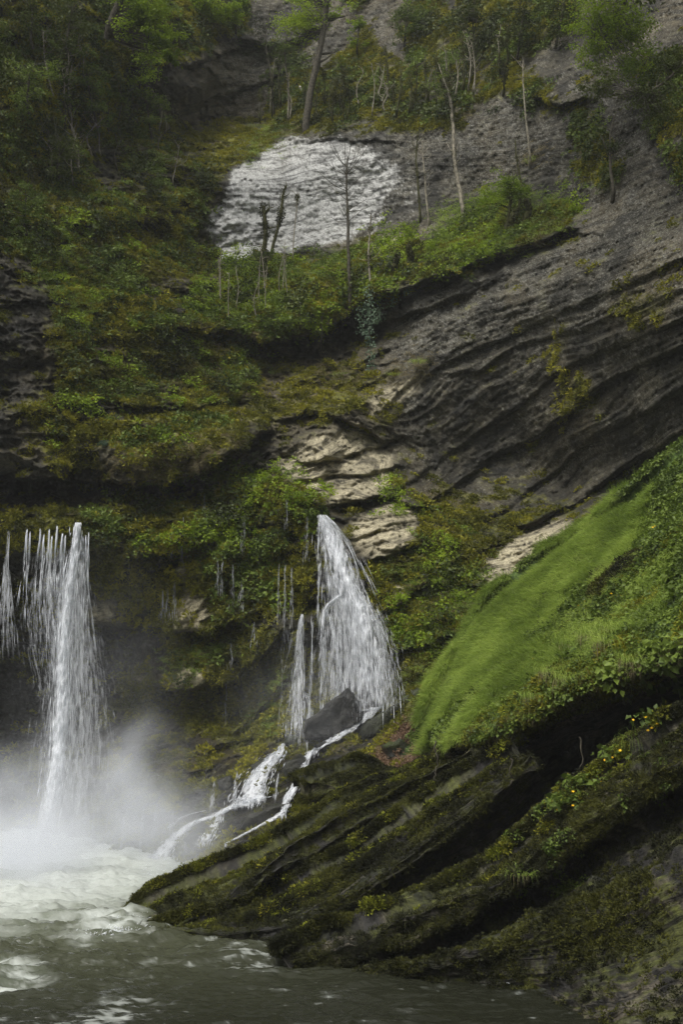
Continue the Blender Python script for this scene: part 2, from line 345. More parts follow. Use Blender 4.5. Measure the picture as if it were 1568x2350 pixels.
# bedding steps + roughness
def bed(s, seed):
    k = np.floor(s); f = s - k
    h = np.sin(k * 12.9898 + seed) * 43758.5453; h = h - np.floor(h)
    k2 = k + 1; h2 = np.sin(k2 * 12.9898 + seed) * 43758.5453; h2 = h2 - np.floor(h2)
    return h + (h2 - h) * sstep(0.86, 1.0, f) - 0.25 * (1 - f)
P0 = pt(GU, GV, Yc)
sw = strata + 0.35 * fbm(P0, 0.25, 3, seed=5)
rightm = sstep(800, 960, GU + (GV - 900) * 0.1) * sstep(560, 700, GV + (GU - 900) * 0.2) * (1 - sstep(1180, 1260, GV))
upm = sstep(480, 620, GU + (320 - GV) * .2) * (1 - sstep(560, 640, GV))
bedamp = 0.20 + 0.05 * rightm - 0.08 * upm
stream = blur(inpoly(GU, GV, [(980,1580),(860,1560),(780,1640),(680,1690),(560,1730),(470,1800),(370,1860),(300,1960),(330,2040),(480,1980),(640,1930),(740,1850),(860,1740)]), 8)
rough = (0.85 - 0.60 * rightm - 0.58 * upm) * (1 - .72 * stream)
D = bedamp * (bed(sw * 1.7, 1.0) + (0.55 - .3 * rightm - .2 * upm) * bed(sw * 4.3, 2.0) * (0.5 + fbm(P0, 0.3, 2, seed=88)) + (0.30 - .14 * rightm - .1 * upm) * bed(sw * 10.1, 4.0) * (0.5 + fbm(P0, 0.5, 2, seed=18)))
Q = np.stack([P0[..., 0] * 0.6, P0[..., 1] * 0.6, P0[..., 2] * 1.1], -1)
c1, c2, cid = cells(Q * 0.75 + 0.5 * fbm(P0, 0.6, 2)[..., None]); D += rough * (1 - .45 * rightm - .5 * upm) * (0.75 * (cid - 0.5) * sstep(0.02, 0.22, c2 - c1) * 1.0)
c1b, c2b, cidb = cells(Q * 2.3 + 0.3 * fbm(P0, 1.5, 2)[..., None], 9); D += (0.15 + rough * 0.15) * (1 - .75 * rightm - .75 * upm) * ((cidb - 0.5) * sstep(0.02, 0.25, c2b - c1b) - 0.4 * (1 - sstep(0, .14, c2b - c1b)))
D += 0.06 * fbm(P0, 8.0, 2, 0.6, seed=19) + rough * 0.8 * fbm(P0, 0.28, 3, seed=2) + 0.26 * rough * fbm(P0, 1.3, 4, 0.6, seed=4) + (0.12 - .04 * rightm - .03 * upm) * fbm(P0, 4.0, 3, 0.6, seed=14)
D += 0.07 * (0.4 + rightm) * fbm(np.stack([P0[..., 0] * 1.2, P0[..., 1] * 0.6, sw * 5.0], -1), 1.0, 3, 0.6)
Yf = Yc + D
CP = pt(GU, GV, Yf)
CN = gridnormals(CP)

def mask(polys, soft=5, warp=1.0):
    m = np.zeros(GU.shape, bool); uu = GU + wpx[..., 0] * warp; vv = GV + wpx[..., 1] * warp
    for p in polys: m |= inpoly(uu, vv, p)
    return blur(m, soft)
M_moss = mask([[(-230,-230),(470,-230),(560,60),(450,130),(330,160),(330,260),(480,280),(690,285),(640,310),(520,390),(480,450),(470,520),(490,610),(640,600),(850,570),(1000,560),(1130,500),(1180,440),(1220,470),(1360,470),(1300,520),(1180,570),(1000,630),(860,690),(720,765),(600,790),(590,900),(600,980),(560,1040),(430,1090),(130,1080),(120,1000),(130,700),(60,640),(0,560),(-230,500)],
               [(600,290),(650,180),(750,150),(840,60),(900,150),(1000,130),(1100,150),(1180,100),(1230,180),(1130,220),(1060,290),(900,290),(800,300),(700,300)],
               [(-230,1175),(60,1185),(210,1190),(400,1150),(560,1090),(640,1090),(730,1150),(735,1300),(700,1400),(690,1500),(640,1690),(420,1680),(380,1560),(380,1450),(200,1440),(190,1280),(60,1262),(-230,1262)],
               [(960,1140),(1050,1180),(1200,1185),(1330,1185),(1250,1210),(1100,1290),(1080,1340),(1130,1370),(1070,1450),(900,1510),(860,1420),(850,1300),(960,1290),(960,1200)],
               [(840,1560),(940,1510),(1020,1480),(1000,1600),(900,1640)], [(700,935),(780,900),(830,880),(850,860),(870,880),(790,930),(760,950)], [(1010,-100),(1340,-100),(1300,60),(1200,140),(1100,110)],[(1190,160),(1260,190),(1290,230),(1240,260),(1190,230)],[(1300,230),(1380,260),(1440,400),(1400,440),(1340,380)],[(1480,120),(1650,120),(1650,420),(1540,400)],[(780,-100),(860,-100),(840,20),(800,10)],[(930,20),(1020,0),(1050,100),(950,120)],], 4)
M_bare = mask([[(330,165),(560,100),(620,180),(620,230),(540,260),(470,250),(420,260),(330,230)], [(195,360),(270,350),(275,470),(235,465),(190,430)], [(140,225),(170,225),(170,255),(140,255)],
               [(375,650),(440,600),(470,650),(440,700),(390,750)], [(370,690),(410,740),(440,790),(400,800)], [(180,490),(270,590),(240,590),(200,530)], [(355,870),(400,880),(415,950),(340,950),(330,900)],
               [(500,900),(590,900),(600,980),(555,980),(520,940)], [(700,610),(760,620),(720,650),(690,650)],[(60,670),(115,730),(120,900),(90,1000),(40,1010),(20,900)]], 3)
M_pale = np.clip(mask([[(515,605),(476,540),(474,500),(528,440),(540,392),(588,372),(640,326),(700,318),(800,330),(850,400),(870,470),(800,552),(700,560),(660,578),(590,570),(545,600)]], 2, .7) + .9 * mask([[(700,325),(840,335),(930,370),(940,430),(910,500),(860,550),(780,560),(760,450)]], 14, 1.2) * (1 - .6 * sstep(-.3, .3, fbm(CP, .6, 3, seed=505))), 0, 1)
M_lich = mask([[(850,330),(1000,300),(1130,230),(1400,160),(1568,200),(1700,500),(1568,600),(1200,640),(1000,700),(850,720),(850,650),(1000,560),(1200,430),(1000,430)], [(760,0),(880,20),(900,80),(830,140),(780,150),(740,90)], [(480,90),(640,60),(620,240),(500,260)], [(860,800),(1100,640),(1400,580),(1400,760),(1100,820),(950,950)]], 16)
M_tan = mask([[(630,1062),(700,1010),(770,985),(830,965),(870,1010),(905,1050),(900,1120),(800,1160),(735,1170),(690,1120)], [(800,1210),(850,1180),(915,1135),(955,1170),(960,1225),(930,1270),(870,1290),(830,1260)], [(1085,1335),(1120,1290),(1200,1220),(1290,1190),(1330,1205),(1250,1260),(1180,1320),(1110,1350)],
              [(860,890),(980,850),(960,890),(890,930),(850,970)], [(400,1375),(440,1350),(480,1380),(480,1425),(440,1440),(400,1440)], [(378,1545),(430,1515),(475,1525),(460,1570),(390,1575)], [(195,1395),(260,1400),(280,1425),(190,1440)], [(300,1560),(345,1550),(340,1580),(300,1580)],
              [(885,1330),(940,1350),(920,1390),(885,1380)], [(920,1420),(960,1410),(940,1440)], [(800,590),(880,550),(930,545),(880,590)], [(405,1270),(430,1265),(430,1330),(410,1330)]], 3, 0.5)
M_olive = mask([[(390,400),(450,300),(600,270),(560,350),(480,390),(420,430)], [(120,700),(300,600),(560,600),(560,650),(450,700),(350,760),(430,850),(350,870),(200,850)], [(150,950),(400,980),(550,960),(500,1060),(250,1080)]], 12)
M_wet_shade = mask([[(-230,1262),(190,1280),(200,1420),(380,1450),(380,1560),(420,1680),(640,1690),(700,1500),(730,1300),(740,1180),(800,1250),(880,1400),(930,1560),(880,1640),(940,1740),(1000,1800),(900,2130),(-230,2130)], [(-230,1095),(400,1095),(560,1030),(600,1000),(600,1080),(400,1150),(60,1180),(-230,1180)], [(-230,600),(20,640),(60,800),(40,1000),(-230,1050)]], 14, 0.8)  # wet rock, plus cave and overhang shade put into the colour
M_leaf = mask([[(925,1650),(1005,1590),(1030,1740),(960,1800),(850,1810),(830,1760),(880,1700)]], 4)
n1 = fbm(CP, 0.9, 4, 0.6, seed=21); n2 = fbm(CP, 3.5, 4, 0.65, seed=31); n3 = fbm(CP, 0.25, 3, seed=51); n4 = fbm(CP, 11.0, 3, 0.6, seed=61)
sl = np.stack([CP[..., 0] * 0.7, CP[..., 1] * 0.4, sw * 3.2], -1); ns = fbm(sl, 1.0, 4, 0.6, seed=77)
def V(*c): return np.array(c, float)
def rock_albedo(n1, n2, n3, n4, ns):
    col = mix(V(.018, .0165, .0115), V(.064, .056, .037), sstep(-.5, .7, n1 + .6 * ns))
    col = mix(col, V(.092, .074, .040), 0.6 * sstep(-.1, .5, n3))
    return col * (1 + 0.45 * n2 + 0.3 * n4)[..., None]
col = rock_albedo(n1, n2, n3, n4, ns)
lf = M_lich * sstep(-.05, .5, n2 + 0.4 * n4 + 0.7 * n1 + 0.5 * n3)
col = mix(col, V(.10, .097, .085), 0.6 * lf)
spk = 0.5 * sstep(.38, .62, n4 + 0.4 * n2 + .25 * n1) * (0.25 + 0.75 * np.clip(rightm + upm, 0, 1)) * 0.75
col = mix(col, V(.24, .235, .205), spk)
tf = np.clip(M_tan * 1.15, 0, 1) * sstep(-.7, -.2, n2 + ns * .5)
col = mix(col, V(.36, .32, .215), tf * (0.75 + .25 * sstep(-.3, .3, n1)))
pf = sstep(.22, .62, M_pale + .30 * n2 + .15 * n4 + .15 * ns) * (.45 + .55 * sstep(-.55, .1, .7 * n2 + .5 * ns + .6 * n4 + 0.35 * (480 - GV) / -200 + .3 * M_pale - .2))
col = mix(col, V(.45, .45, .43), np.maximum(pf * .93, .5 * M_pale * sstep(-.4, .3, n2 + n4 + .4 * ns)))
wet = np.clip(M_wet_shade - .5 * M_tan, 0, 1)
col = col * (1 - 0.62 * wet)[..., None]  # darkens wet rock and paints the shade of the hollows
mossn = M_moss * (1 - 0.9 * M_bare) + 0.25 * M_wet_shade * sstep(-.1, .4, n1)
upn = CN[..., 2]
mf = sstep(.30, .62, mossn + 0.30 * n1 + 0.18 * n2 + 0.50 * upn - .04 - .5 * M_tan) * (1 - np.clip(M_pale * 1.3, 0, 1)) * (1 - .9 * tf)
bareband = sstep(.10, .42, fbm(np.stack([CP[..., 0] * .35, CP[..., 1] * .2, sw * 1.1], -1), 1.0, 4, .6, seed=611)) * (1 - .7 * (GV < 120))
mf = mf * (1 - .85 * bareband)
mf = np.maximum(mf, 0.75 * sstep(.25, .6, n3 + n1 * .6) * (1 - M_pale) * (1 - M_lich * .6) * (1 - tf) * sstep(560, 800, GV))
mcol = mix(V(.034, .038, .009), V(.115, .115, .016), sstep(-.4, .5, n2 + n3 * .5 + .3 * n1))
mcol = mix(mcol, V(.19, .185, .022), .85 * M_olive * sstep(-.4, .4, n2 + n1))
mcol = mix(mcol, V(.085, .065, .030), .7 * sstep(.15, .5, fbm(CP, .7, 3, seed=91)))
col = mix(col, mcol * (1 + .5 * n4)[..., None], mf * .95)
col = mix(col, V(.13, .085, .055) * (1 + .8 * n4)[..., None], M_leaf * .9)
col = np.clip(col, .004, .75)
Yf = Yf - mf * (0.10 * np.abs(fbm(CP, 3.0, 3, seed=101)) + 0.05 * n4)
CP = pt(GU, GV, Yf); CN = gridnormals(CP)
me = mesh_np('cliff', CP, [gridfaces(NV, NU)]); setcol(me, 'Col', col); setf(me, 'beds', sw); setf(me, 'wet', wet); setf(me, 'lich', np.clip((.30 + .7 * np.clip(rightm + upm, 0, 1)) * (.15 + .6 * sstep(-.3, .5, n1 + n3 + .5 * M_lich)) * (1 - mf) * (1 - .6 * wet) * (1 - tf), 0, 1))
tag(link('cliff', me, ROCK), kind='structure')
def cY(u, v):
    fu = np.clip((np.asarray(u, float) - U0) / (U1 - U0) * (NU - 1), 0, NU - 1.001); fv = np.clip((np.asarray(v, float) - V0) / (V1 - V0) * (NV - 1), 0, NV - 1.001)
    i = fu.astype(int); j = fv.astype(int); a = fu - i; b = fv - j
    return (Yf[j, i] * (1 - a) * (1 - b) + Yf[j, i + 1] * a * (1 - b) + Yf[j + 1, i] * (1 - a) * b + Yf[j + 1, i + 1] * a * b)
Ysm = blur(Yf, 6)
def cYs(u, v):
    i = np.clip(((np.asarray(u, float) - U0) / (U1 - U0) * (NU - 1)).astype(int), 0, NU - 1); j = np.clip(((np.asarray(v, float) - V0) / (V1 - V0) * (NV - 1)).astype(int), 0, NV - 1)
    return Ysm[j, i]

# ------------------------------------------------------------------ lofted banks and rock ridges
def catmull(P, t):
    n = len(P); t = np.clip(t, 0, n - 1 - 1e-6); k = t.astype(int); f = (t - k)[:, None]
    f = f.reshape((-1,) + (1,) * (P.ndim - 1))
    p0 = P[np.maximum(k - 1, 0)]; p1 = P[k]; p2 = P[np.minimum(k + 1, n - 1)]; p3 = P[np.minimum(k + 2, n - 1)]
    return 0.5 * (2 * p1 + (p2 - p0) * f + (2 * p0 - 5 * p1 + 4 * p2 - p3) * f ** 2 + (3 * p1 - p0 - 3 * p2 + p3) * f ** 3)
def loft(rows, nu, nv, rowt=None):
    cr = []
    for r in rows:
        w = pt([p[0] for p in r], [p[1] for p in r], [p[2] for p in r])
        d = np.concatenate([[0], np.cumsum(np.linalg.norm(np.diff(w, axis=0), axis=1))]); d /= d[-1]
        # param by u to keep the rows in step
        t = np.interp(np.linspace(0, 1, nu), d, np.arange(len(r)))
        cr.append(catmull(w, t))
    G = np.array(cr)
    return catmull(G, np.linspace(0, len(rows) - 1, nv))
surfaces = {}
def bank(name, rows, nu, nv, rough, colfn, bedf=0.0, rowdir=None):
    G = loft(rows, nu, nv); N = gridnormals(G)
    D = rough * (1.0 * fbm(G, .45, 3, seed=1.7) + .5 * fbm(G, 1.6, 4, .6, seed=8.7) + .12 * fbm(G, 6, 3, .6, seed=3.7))
    c1, c2, ci = cells(G * 1.3 + .3 * fbm(G, 1, 2)[..., None], 4)
    D += rough * .35 * (ci - .5) * sstep(0, .25, c2 - c1)
    if bedf:
        tt = np.linspace(0, 1, nv)[:, None] + .02 * fbm(G, .5, 3, seed=66)
        D += bedf * (bed(tt * 14, 3.3) - .5 + .5 * (bed(tt * 37, 5.3) - .5) + .25 * bed(tt * 80, 7.3))
    G = G + N * (D - .14)[..., None]; N = gridnormals(G)
    T, S = np.meshgrid(np.linspace(0, len(rows) - 1, nv), np.linspace(0, 1, nu), indexing='ij')
    col, wt = colfn(G, N, T, S)
    me = mesh_np(name, G, [gridfaces(nv, nu)]); setcol(me, 'Col', np.clip(col, .004, .7)); setf(me, 'wet', wt); setf(me, 'beds', T * 3.5 + .4 * fbm(G, .6, 3, seed=9))
    o = link(name, me, ROCK); tag(o, kind='structure'); surfaces[name] = (G, N, T, S)
    return o
def mossy(green, tanamt=0.15):
    def f(G, N, T, S):
        a = fbm(G, 1.1, 4, .6, seed=11); b = fbm(G, 4, 4, .6, seed=12); c = fbm(G, 13, 2, .6, seed=13); d = fbm(G, .4, 2, seed=15)
        rockc = mix(V(.020, .019, .017), V(.080, .070, .052), sstep(-.4, .7, a + .5 * b)) * (1 + .4 * c)[..., None]
        rockc = mix(rockc, V(.22, .19, .14), tanamt * sstep(.2, .6, b + d))
        m = sstep(-.25 - green, .35 - green, a + .4 * b + .5 * N[..., 2] - .15)
        mc = mix(V(.012, .015, .005), V(.055, .062, .010), sstep(-.3, .5, b + .6 * d + .5 * N[..., 2] - .2)) * (1 + .5 * c)[..., None]
        return mix(rockc, mc, m * .92), sstep(.5, -.3, G[..., 2] - .3) * .8 + .1
    return f
def meadow_col(G, N, T, S):
    a = fbm(G, 1.1, 4, .6, seed=11); b = fbm(G, 5, 4, .6, seed=12)
    mc = mix(V(.045, .075, .015), V(.10, .155, .030), sstep(-.4, .4, a + b)) ; rk = mix(V(.02, .02, .017), V(.06, .052, .038), sstep(-.2, .5, a + b))
    return mix(mc, rk, sstep(4.9, 5.4, T + .3 * a)), 0.1 + 0 * T
bank('grassy_bank', [
 [(930,1760,27),(1000,1640,29),(1080,1520,32),(1180,1440,33),(1330,1330,34),(1568,1150,34),(1800,1000,32)],
 [(985,1665,25),(1010,1600,26),(1060,1500,27.5),(1140,1370,28.5),(1280,1262,28.5),(1400,1180,27.5),(1568,1040,25.5),(1800,880,24)],
 [(990,1680,24),(1060,1590,24),(1150,1490,24.5),(1260,1380,25),(1380,1290,24.5),(1480,1210,24),(1600,1110,22.5),(1800,980,21)],
 [(1000,1690,23),(1090,1610,22),(1190,1530,22),(1300,1450,21.8),(1400,1370,21.5),(1500,1290,21),(1600,1220,20),(1800,1100,19)],
 [(1010,1700,22.3),(1110,1650,20.8),(1220,1580,20),(1330,1520,19.5),(1430,1480,19),(1520,1440,18.5),(1600,1400,17.8),(1800,1310,17)],
 [(1010,1715,22.3),(1100,1710,20.8),(1200,1675,19.8),(1310,1620,19.3),(1420,1580,18.9),(1510,1550,18.4),(1600,1520,17.8),(1800,1470,17)],
 [(1010,1735,23.5),(1100,1750,23),(1200,1750,23),(1310,1710,22.5),(1430,1670,22.5),(1520,1640,22),(1600,1610,21.5),(1800,1570,21)],
 [(1000,1900,23.5),(1100,1950,23.5),(1200,1950,23),(1310,1900,22.6),(1430,1850,22.6),(1520,1850,22.2),(1600,1850,21.7),(1800,1850,21.2)]], 420, 260, .13, meadow_col)
bank('leafy_mound', [
 [(680,1820,26.5),(760,1790,27),(850,1780,27),(940,1830,27)],
 [(690,1808,25.2),(728,1784,25.2),(780,1762,25.2),(830,1750,25.2),(890,1768,25.2),(945,1808,25)],
 [(692,1816,24.2),(735,1802,24),(790,1792,24),(840,1792,24),(890,1800,24.3),(940,1820,24.5)],
 [(690,1815,24.4),(740,1838,24.4),(800,1848,24.2),(850,1842,24.2),(900,1835,24.4),(940,1838,24.5)],
 [(690,1850,26),(740,1890,26),(800,1900,26),(850,1890,26),(900,1870,26),(940,1870,26)]], 160, 110, .25, mossy(.35, .5))
bank('upper_ridge', [
 [(290,2120,22.5),(430,2060,24),(560,2000,26),(700,1930,27),(800,1870,28),(910,1820,28),(1020,1760,27),(1150,1680,26)],
 [(300,2096,21.1),(364,2048,21.3),(440,2018,21.5),(536,1979,21.8),(629,1937,22),(713,1882,22.2),(792,1828,22.5),(909,1782,22.5),(1020,1742,22.3),(1120,1705,22)],
 [(300,2120,20.3),(380,2090,20.3),(460,2060,20.4),(560,2015,20.6),(650,1960,20.8),(734,1910,20.9),(800,1870,21),(909,1820,21.3),(1020,1775,21.3),(1120,1730,21)],
 [(305,2141,19.3),(400,2135,19.4),(480,2100,19.8),(570,2040,20.3),(660,1975,20.6),(734,1940,20.8),(810,1895,21),(909,1845,21.2),(1020,1790,21.2),(1120,1740,21)],
 [(310,2160,19.3),(400,2160,20),(500,2150,21),(600,2100,22),(700,2050,22.5),(760,2010,22.5),(830,1960,22.5),(930,1900,22.5),(1040,1850,22.5),(1140,1800,22.5)]], 460, 120, .13, mossy(.05), .10)
bank('middle_ridge', [
 [(330,2150,20.5),(480,2120,21.5),(620,2060,22.5),(700,2030,23),(800,1980,23),(920,1910,23),(1050,1820,23),(1180,1740,22.5),(1290,1700,22.5)],
 [(330,2138,19.6),(450,2110,19.8),(560,2080,20),(650,2045,20),(700,2010,20.2),(797,1960,20.3),(909,1888,20.5),(984,1831,20.6),(1094,1764,20.5),(1190,1715,20)],
 [(330,2146,19.1),(450,2135,19),(560,2120,19),(660,2095,19),(740,2060,19),(830,2000,19.2),(940,1930,19.4),(1030,1865,19.6),(1130,1790,19.6),(1215,1730,19.4)],
 [(330,2152,18.95),(480,2158,18.7),(600,2160,18.6),(700,2142,18.7),(800,2095,18.9),(900,2035,19.1),(990,1972,19.3),(1070,1912,19.5),(1160,1840,19.6),(1240,1770,19.5)],
 [(330,2175,19.2),(480,2180,19.5),(600,2190,20),(700,2200,20.5),(820,2190,21),(930,2130,22),(1030,2080,22.5),(1120,2020,22.5),(1210,1960,22.5),(1300,1880,22.5)]], 460, 140, .13, mossy(.0), .12)
bank('lower_ridge', [
 [(655,2225,17.5),(784,2180,18.5),(934,2120,19.5),(1074,2060,20),(1184,2000,20),(1270,1920,20),(1370,1840,20),(1480,1770,20),(1600,1720,19.5),(1800,1600,19)],
 [(655,2210,17),(700,2178,17),(784,2146,17.2),(859,2111,17.4),(934,2081,17.6),(1074,2016,17.8),(1184,1950,18),(1254,1876,18),(1309,1831,17.9),(1409,1756,17.6),(1490,1700,17.2),(1580,1640,16.8),(1800,1520,16)],
 [(660,2212,16.9),(784,2185,16.4),(934,2130,16.5),(1074,2070,16.6),(1184,2010,16.7),(1270,1940,16.7),(1350,1890,16.6),(1450,1820,16.3),(1580,1740,15.8),(1800,1630,15)],
 [(665,2218,16.9),(784,2215,16.7),(934,2180,17.0),(1074,2130,17.2),(1184,2080,17.2),(1290,2020,17.1),(1400,1960,16.8),(1580,1850,16.3),(1800,1740,15.4)],
 [(672,2222,16.7),(784,2228,16.3),(909,2215,16.1),(1034,2180,15.9),(1164,2140,15.7),(1290,2090,15.3),(1430,2030,14.8),(1580,1950,14.3),(1800,1840,13.8)],
 [(680,2226,16.6),(784,2238,16.2),(909,2240,16.1),(1034,2250,15.8),(1164,2245,15.6),(1264,2240,15.1),(1400,2200,14.4),(1580,2120,13.8),(1800,2060,13.2)],
 [(690,2232,16.5),(784,2246,16.1),(909,2250,16.0),(1034,2264,15.7),(1164,2265,15.5),(1250,2290,14.9),(1320,2330,14.1),(1450,2300,13.5),(1620,2260,13),(1800,2200,12.5)],
 [(700,2260,16.5),(784,2280,16.1),(909,2290,15.9),(1034,2310,15.5),(1164,2320,15.3),(1264,2360,14.8),(1334,2420,13.7),(1450,2480,12.6),(1620,2520,12),(1800,2560,11.5)]], 520, 330, .20, mossy(-.08, .4), .16)
print('terrain done')
# ------------------------------------------------------------------ river
wu = np.linspace(-900, 2500, 620); wv = np.concatenate([np.linspace(1885, 2420, 380), np.linspace(2450, 4200, 30)])
WUg, WVg = np.meshgrid(wu, wv)
Yw = CAM[2] / np.tan(np.arctan((WVg - H0 / 2) / FPX) - PITCH); RP = pt(WUg, WVg, Yw); RP[..., 2] = 0
turb = sstep(1500, 200, WUg + (WVg - 1950) * .9) * sstep(2420, 2050, WVg)
turb = np.clip(turb + .15, 0, 1)
fl = np.stack([(RP[..., 0] * .55 + RP[..., 1] * .12), RP[..., 1] * 1.2 - RP[..., 0] * .2, 0 * RP[..., 0]], -1)
h = .10 * fbm(fl, 1.1, 4, .55, seed=3) * (.35 + turb) + .13 * turb * (1 - np.abs(fbm(fl, 1.0, 3, seed=13)) * 2) + .05 * fbm(fl, 5, 3, .6, seed=23) * (.4 + turb)
RP[..., 2] = h - .02
def foam(polys, k=6):
    m = np.zeros(WUg.shape, bool); w = fbm(fl, 1.2, 4, .6, seed=33) * 35
    for p in polys: m |= inpoly(WUg + w, WVg + w * .5, p)
    return blur(m, k)
F1 = foam([[(-900,1880),(600,1880),(440,2030),(330,2065),(200,2090),(60,2120),(-900,2190)]], 22)
F2 = foam([[(-900,2180),(70,2210),(110,2240),(60,2275),(-900,2290)], [(180,2110),(300,2088),(312,2140),(280,2158),(200,2150)], [(170,2130),(205,2140),(200,2185),(180,2190)]], 4)
F3 = foam([[(530,2170),(640,2180),(665,2215),(560,2230),(500,2220)], [(1164,2253),(1250,2256),(1240,2266),(1180,2264)], [(-900,2330),(100,2330),(340,2290),(330,2420),(-900,2500)]], 5)
fn = fbm(fl, 2.6, 5, .65, seed=43); fn2 = fbm(fl, 9, 3, .6, seed=53)
foamv = np.clip(F1 * sstep(-.5, .45, fn + 1.3 * F1 - .35) + F2 * sstep(-.3, .35, fn + .3 * fn2) + .55 * F3 * sstep(.05, .4, fn + .5 * fn2) + turb * .45 * sstep(.34, .7, fn + .35 * fn2) + .25 * sstep(.68, .85, fn2 + .4 * fn), 0, 1)
silt = np.clip(turb * 1.1 - .1, 0, 1)
wc = mix(V(.012, .013, .008), V(.065, .070, .042), silt); wc = mix(wc, V(.24, .27, .21), F1 * .8 + .3 * F2)
wc = mix(wc, V(.46, .485, .45), foamv)
me = mesh_np('river', RP, [gridfaces(len(wv), len(wu))]); setcol(me, 'Col', np.clip(wc, 0, .85)); setf(me, 'foam', foamv)
m, nt, N, L, b = newmat('river_water')
a = N.new('ShaderNodeAttribute'); a.attribute_name = 'Col'; L.new(a.outputs['Color'], b.inputs['Base Color'])
f = N.new('ShaderNodeAttribute'); f.attribute_name = 'foam'; mr = N.new('ShaderNodeMapRange'); mr.inputs[3].default_value = .10; mr.inputs[4].default_value = .7
L.new(f.outputs['Fac'], mr.inputs[0]); L.new(mr.outputs[0], b.inputs['Roughness']); b.inputs['IOR'].default_value = 1.33; b.inputs['Specular IOR Level'].default_value = .32
g = N.new('ShaderNodeNewGeometry'); nz = N.new('ShaderNodeTexNoise'); nz.inputs['Scale'].default_value = 7; nz.inputs['Detail'].default_value = 5
mp = N.new('ShaderNodeMapping'); mp.inputs['Scale'].default_value = (.6, 1.3, 1); L.new(g.outputs['Position'], mp.inputs[0]); L.new(mp.outputs[0], nz.inputs['Vector'])
bp = N.new('ShaderNodeBump'); bp.inputs['Strength'].default_value = .6; bp.inputs['Distance'].default_value = .08; L.new(nz.outputs['Fac'], bp.inputs['Height']); L.new(bp.outputs[0], b.inputs['Normal'])
tag(link('river', me, m), kind='structure')
# unseen gorge sides around the camera, added so that light comes down from above
gx = np.linspace(-1, 1, 60); ga = np.linspace(0, 1, 40); GX, GA = np.meshgrid(gx, ga)
th = GX * R(128) ; rad = 27 + GA * 22 - 7 * sstep(40, 90, np.abs(np.degrees(th)))
HB = np.stack([rad * np.sin(th) * .95, -6 - rad * np.cos(th) * .62, -2 + GA ** .8 * 34], -1)
HB += (fbm(HB, .12, 4, seed=5) * 2.5)[..., None] * np.array([1, 1, .6])
me = mesh_np('shading_hillside_mesh', HB, [gridfaces(40, 60)]); setcol(me, 'Col', mix(V(.02, .032, .010), V(.05, .07, .02), sstep(-.4, .4, fbm(HB, .6, 3)))); setf(me, 'wet', 0 * GX)
tag(link('shading_hillside', me, ROCK), kind='structure')
#@@PART2
# ------------------------------------------------------------------ placing helpers
def proj(P):
    P = np.asarray(P); d = P - CAM
    yc = d[..., 1] * math.cos(PITCH) + d[..., 2] * math.sin(PITCH); zc = -d[..., 1] * math.sin(PITCH) + d[..., 2] * math.cos(PITCH)
    return W0 / 2 + d[..., 0] / yc * FPX, H0 / 2 - zc / yc * FPX
SP = {k: (proj(s[0]), s) for k, s in surfaces.items()}
def hit(u, v, only=None):
    """nearest surface point seen in direction (u, v): position and normal"""
    best = None
    for k, ((pu, pv), (G, N, T, S)) in SP.items():
        if only and k != only: continue
        d = (pu - u) ** 2 + (pv - v) ** 2; m = d < 49
        if m.any():
            q = np.where(m, G[..., 1], 1e9); i = np.unravel_index(np.argmin(q), q.shape)
            if best is None or G[i][1] < best[0][1]: best = (G[i], N[i])
    if best is None and not (only and only != 'cliff'):
        i = int(round((u - U0) / (U1 - U0) * (NU - 1))); j = int(round((v - V0) / (V1 - V0) * (NV - 1)))
        i = min(max(i, 0), NU - 1); j = min(max(j, 0), NV - 1); best = (CP[j, i], CN[j, i])
    if best is None:
        G, N, T, S = surfaces[only]; pu, pv = SP[only][0]; d = (pu - u) ** 2 + (pv - v) ** 2; i = np.unravel_index(np.argmin(d), d.shape); best = (G[i], N[i])
    return best
def unit(v): return v / (np.linalg.norm(v, axis=-1, keepdims=True) + 1e-9)
def mat2quat(X, Y, Z):
    q = np.zeros((len(X), 4)); tr = X[:, 0] + Y[:, 1] + Z[:, 2]
    w = np.sqrt(np.maximum(0, 1 + tr)) / 2; x = np.sqrt(np.maximum(0, 1 + X[:, 0] - Y[:, 1] - Z[:, 2])) / 2
    y = np.sqrt(np.maximum(0, 1 - X[:, 0] + Y[:, 1] - Z[:, 2])) / 2; z = np.sqrt(np.maximum(0, 1 - X[:, 0] - Y[:, 1] + Z[:, 2])) / 2
    x = np.copysign(x, Y[:, 2] - Z[:, 1]); y = np.copysign(y, Z[:, 0] - X[:, 2]); z = np.copysign(z, X[:, 1] - Y[:, 0])
    return np.stack([w, x, y, z], -1)
def frames(N, upmix, spin=True):
    Z = unit(N * (1 - upmix) + np.array([0, 0, 1.0]) * upmix); a = rng.normal(size=Z.shape) if spin else np.tile([1.0, 0, 0], (len(Z), 1))
    X = unit(np.cross(np.cross(Z, a), Z)); Y = np.cross(Z, X)
    return mat2quat(X, Y, Z)
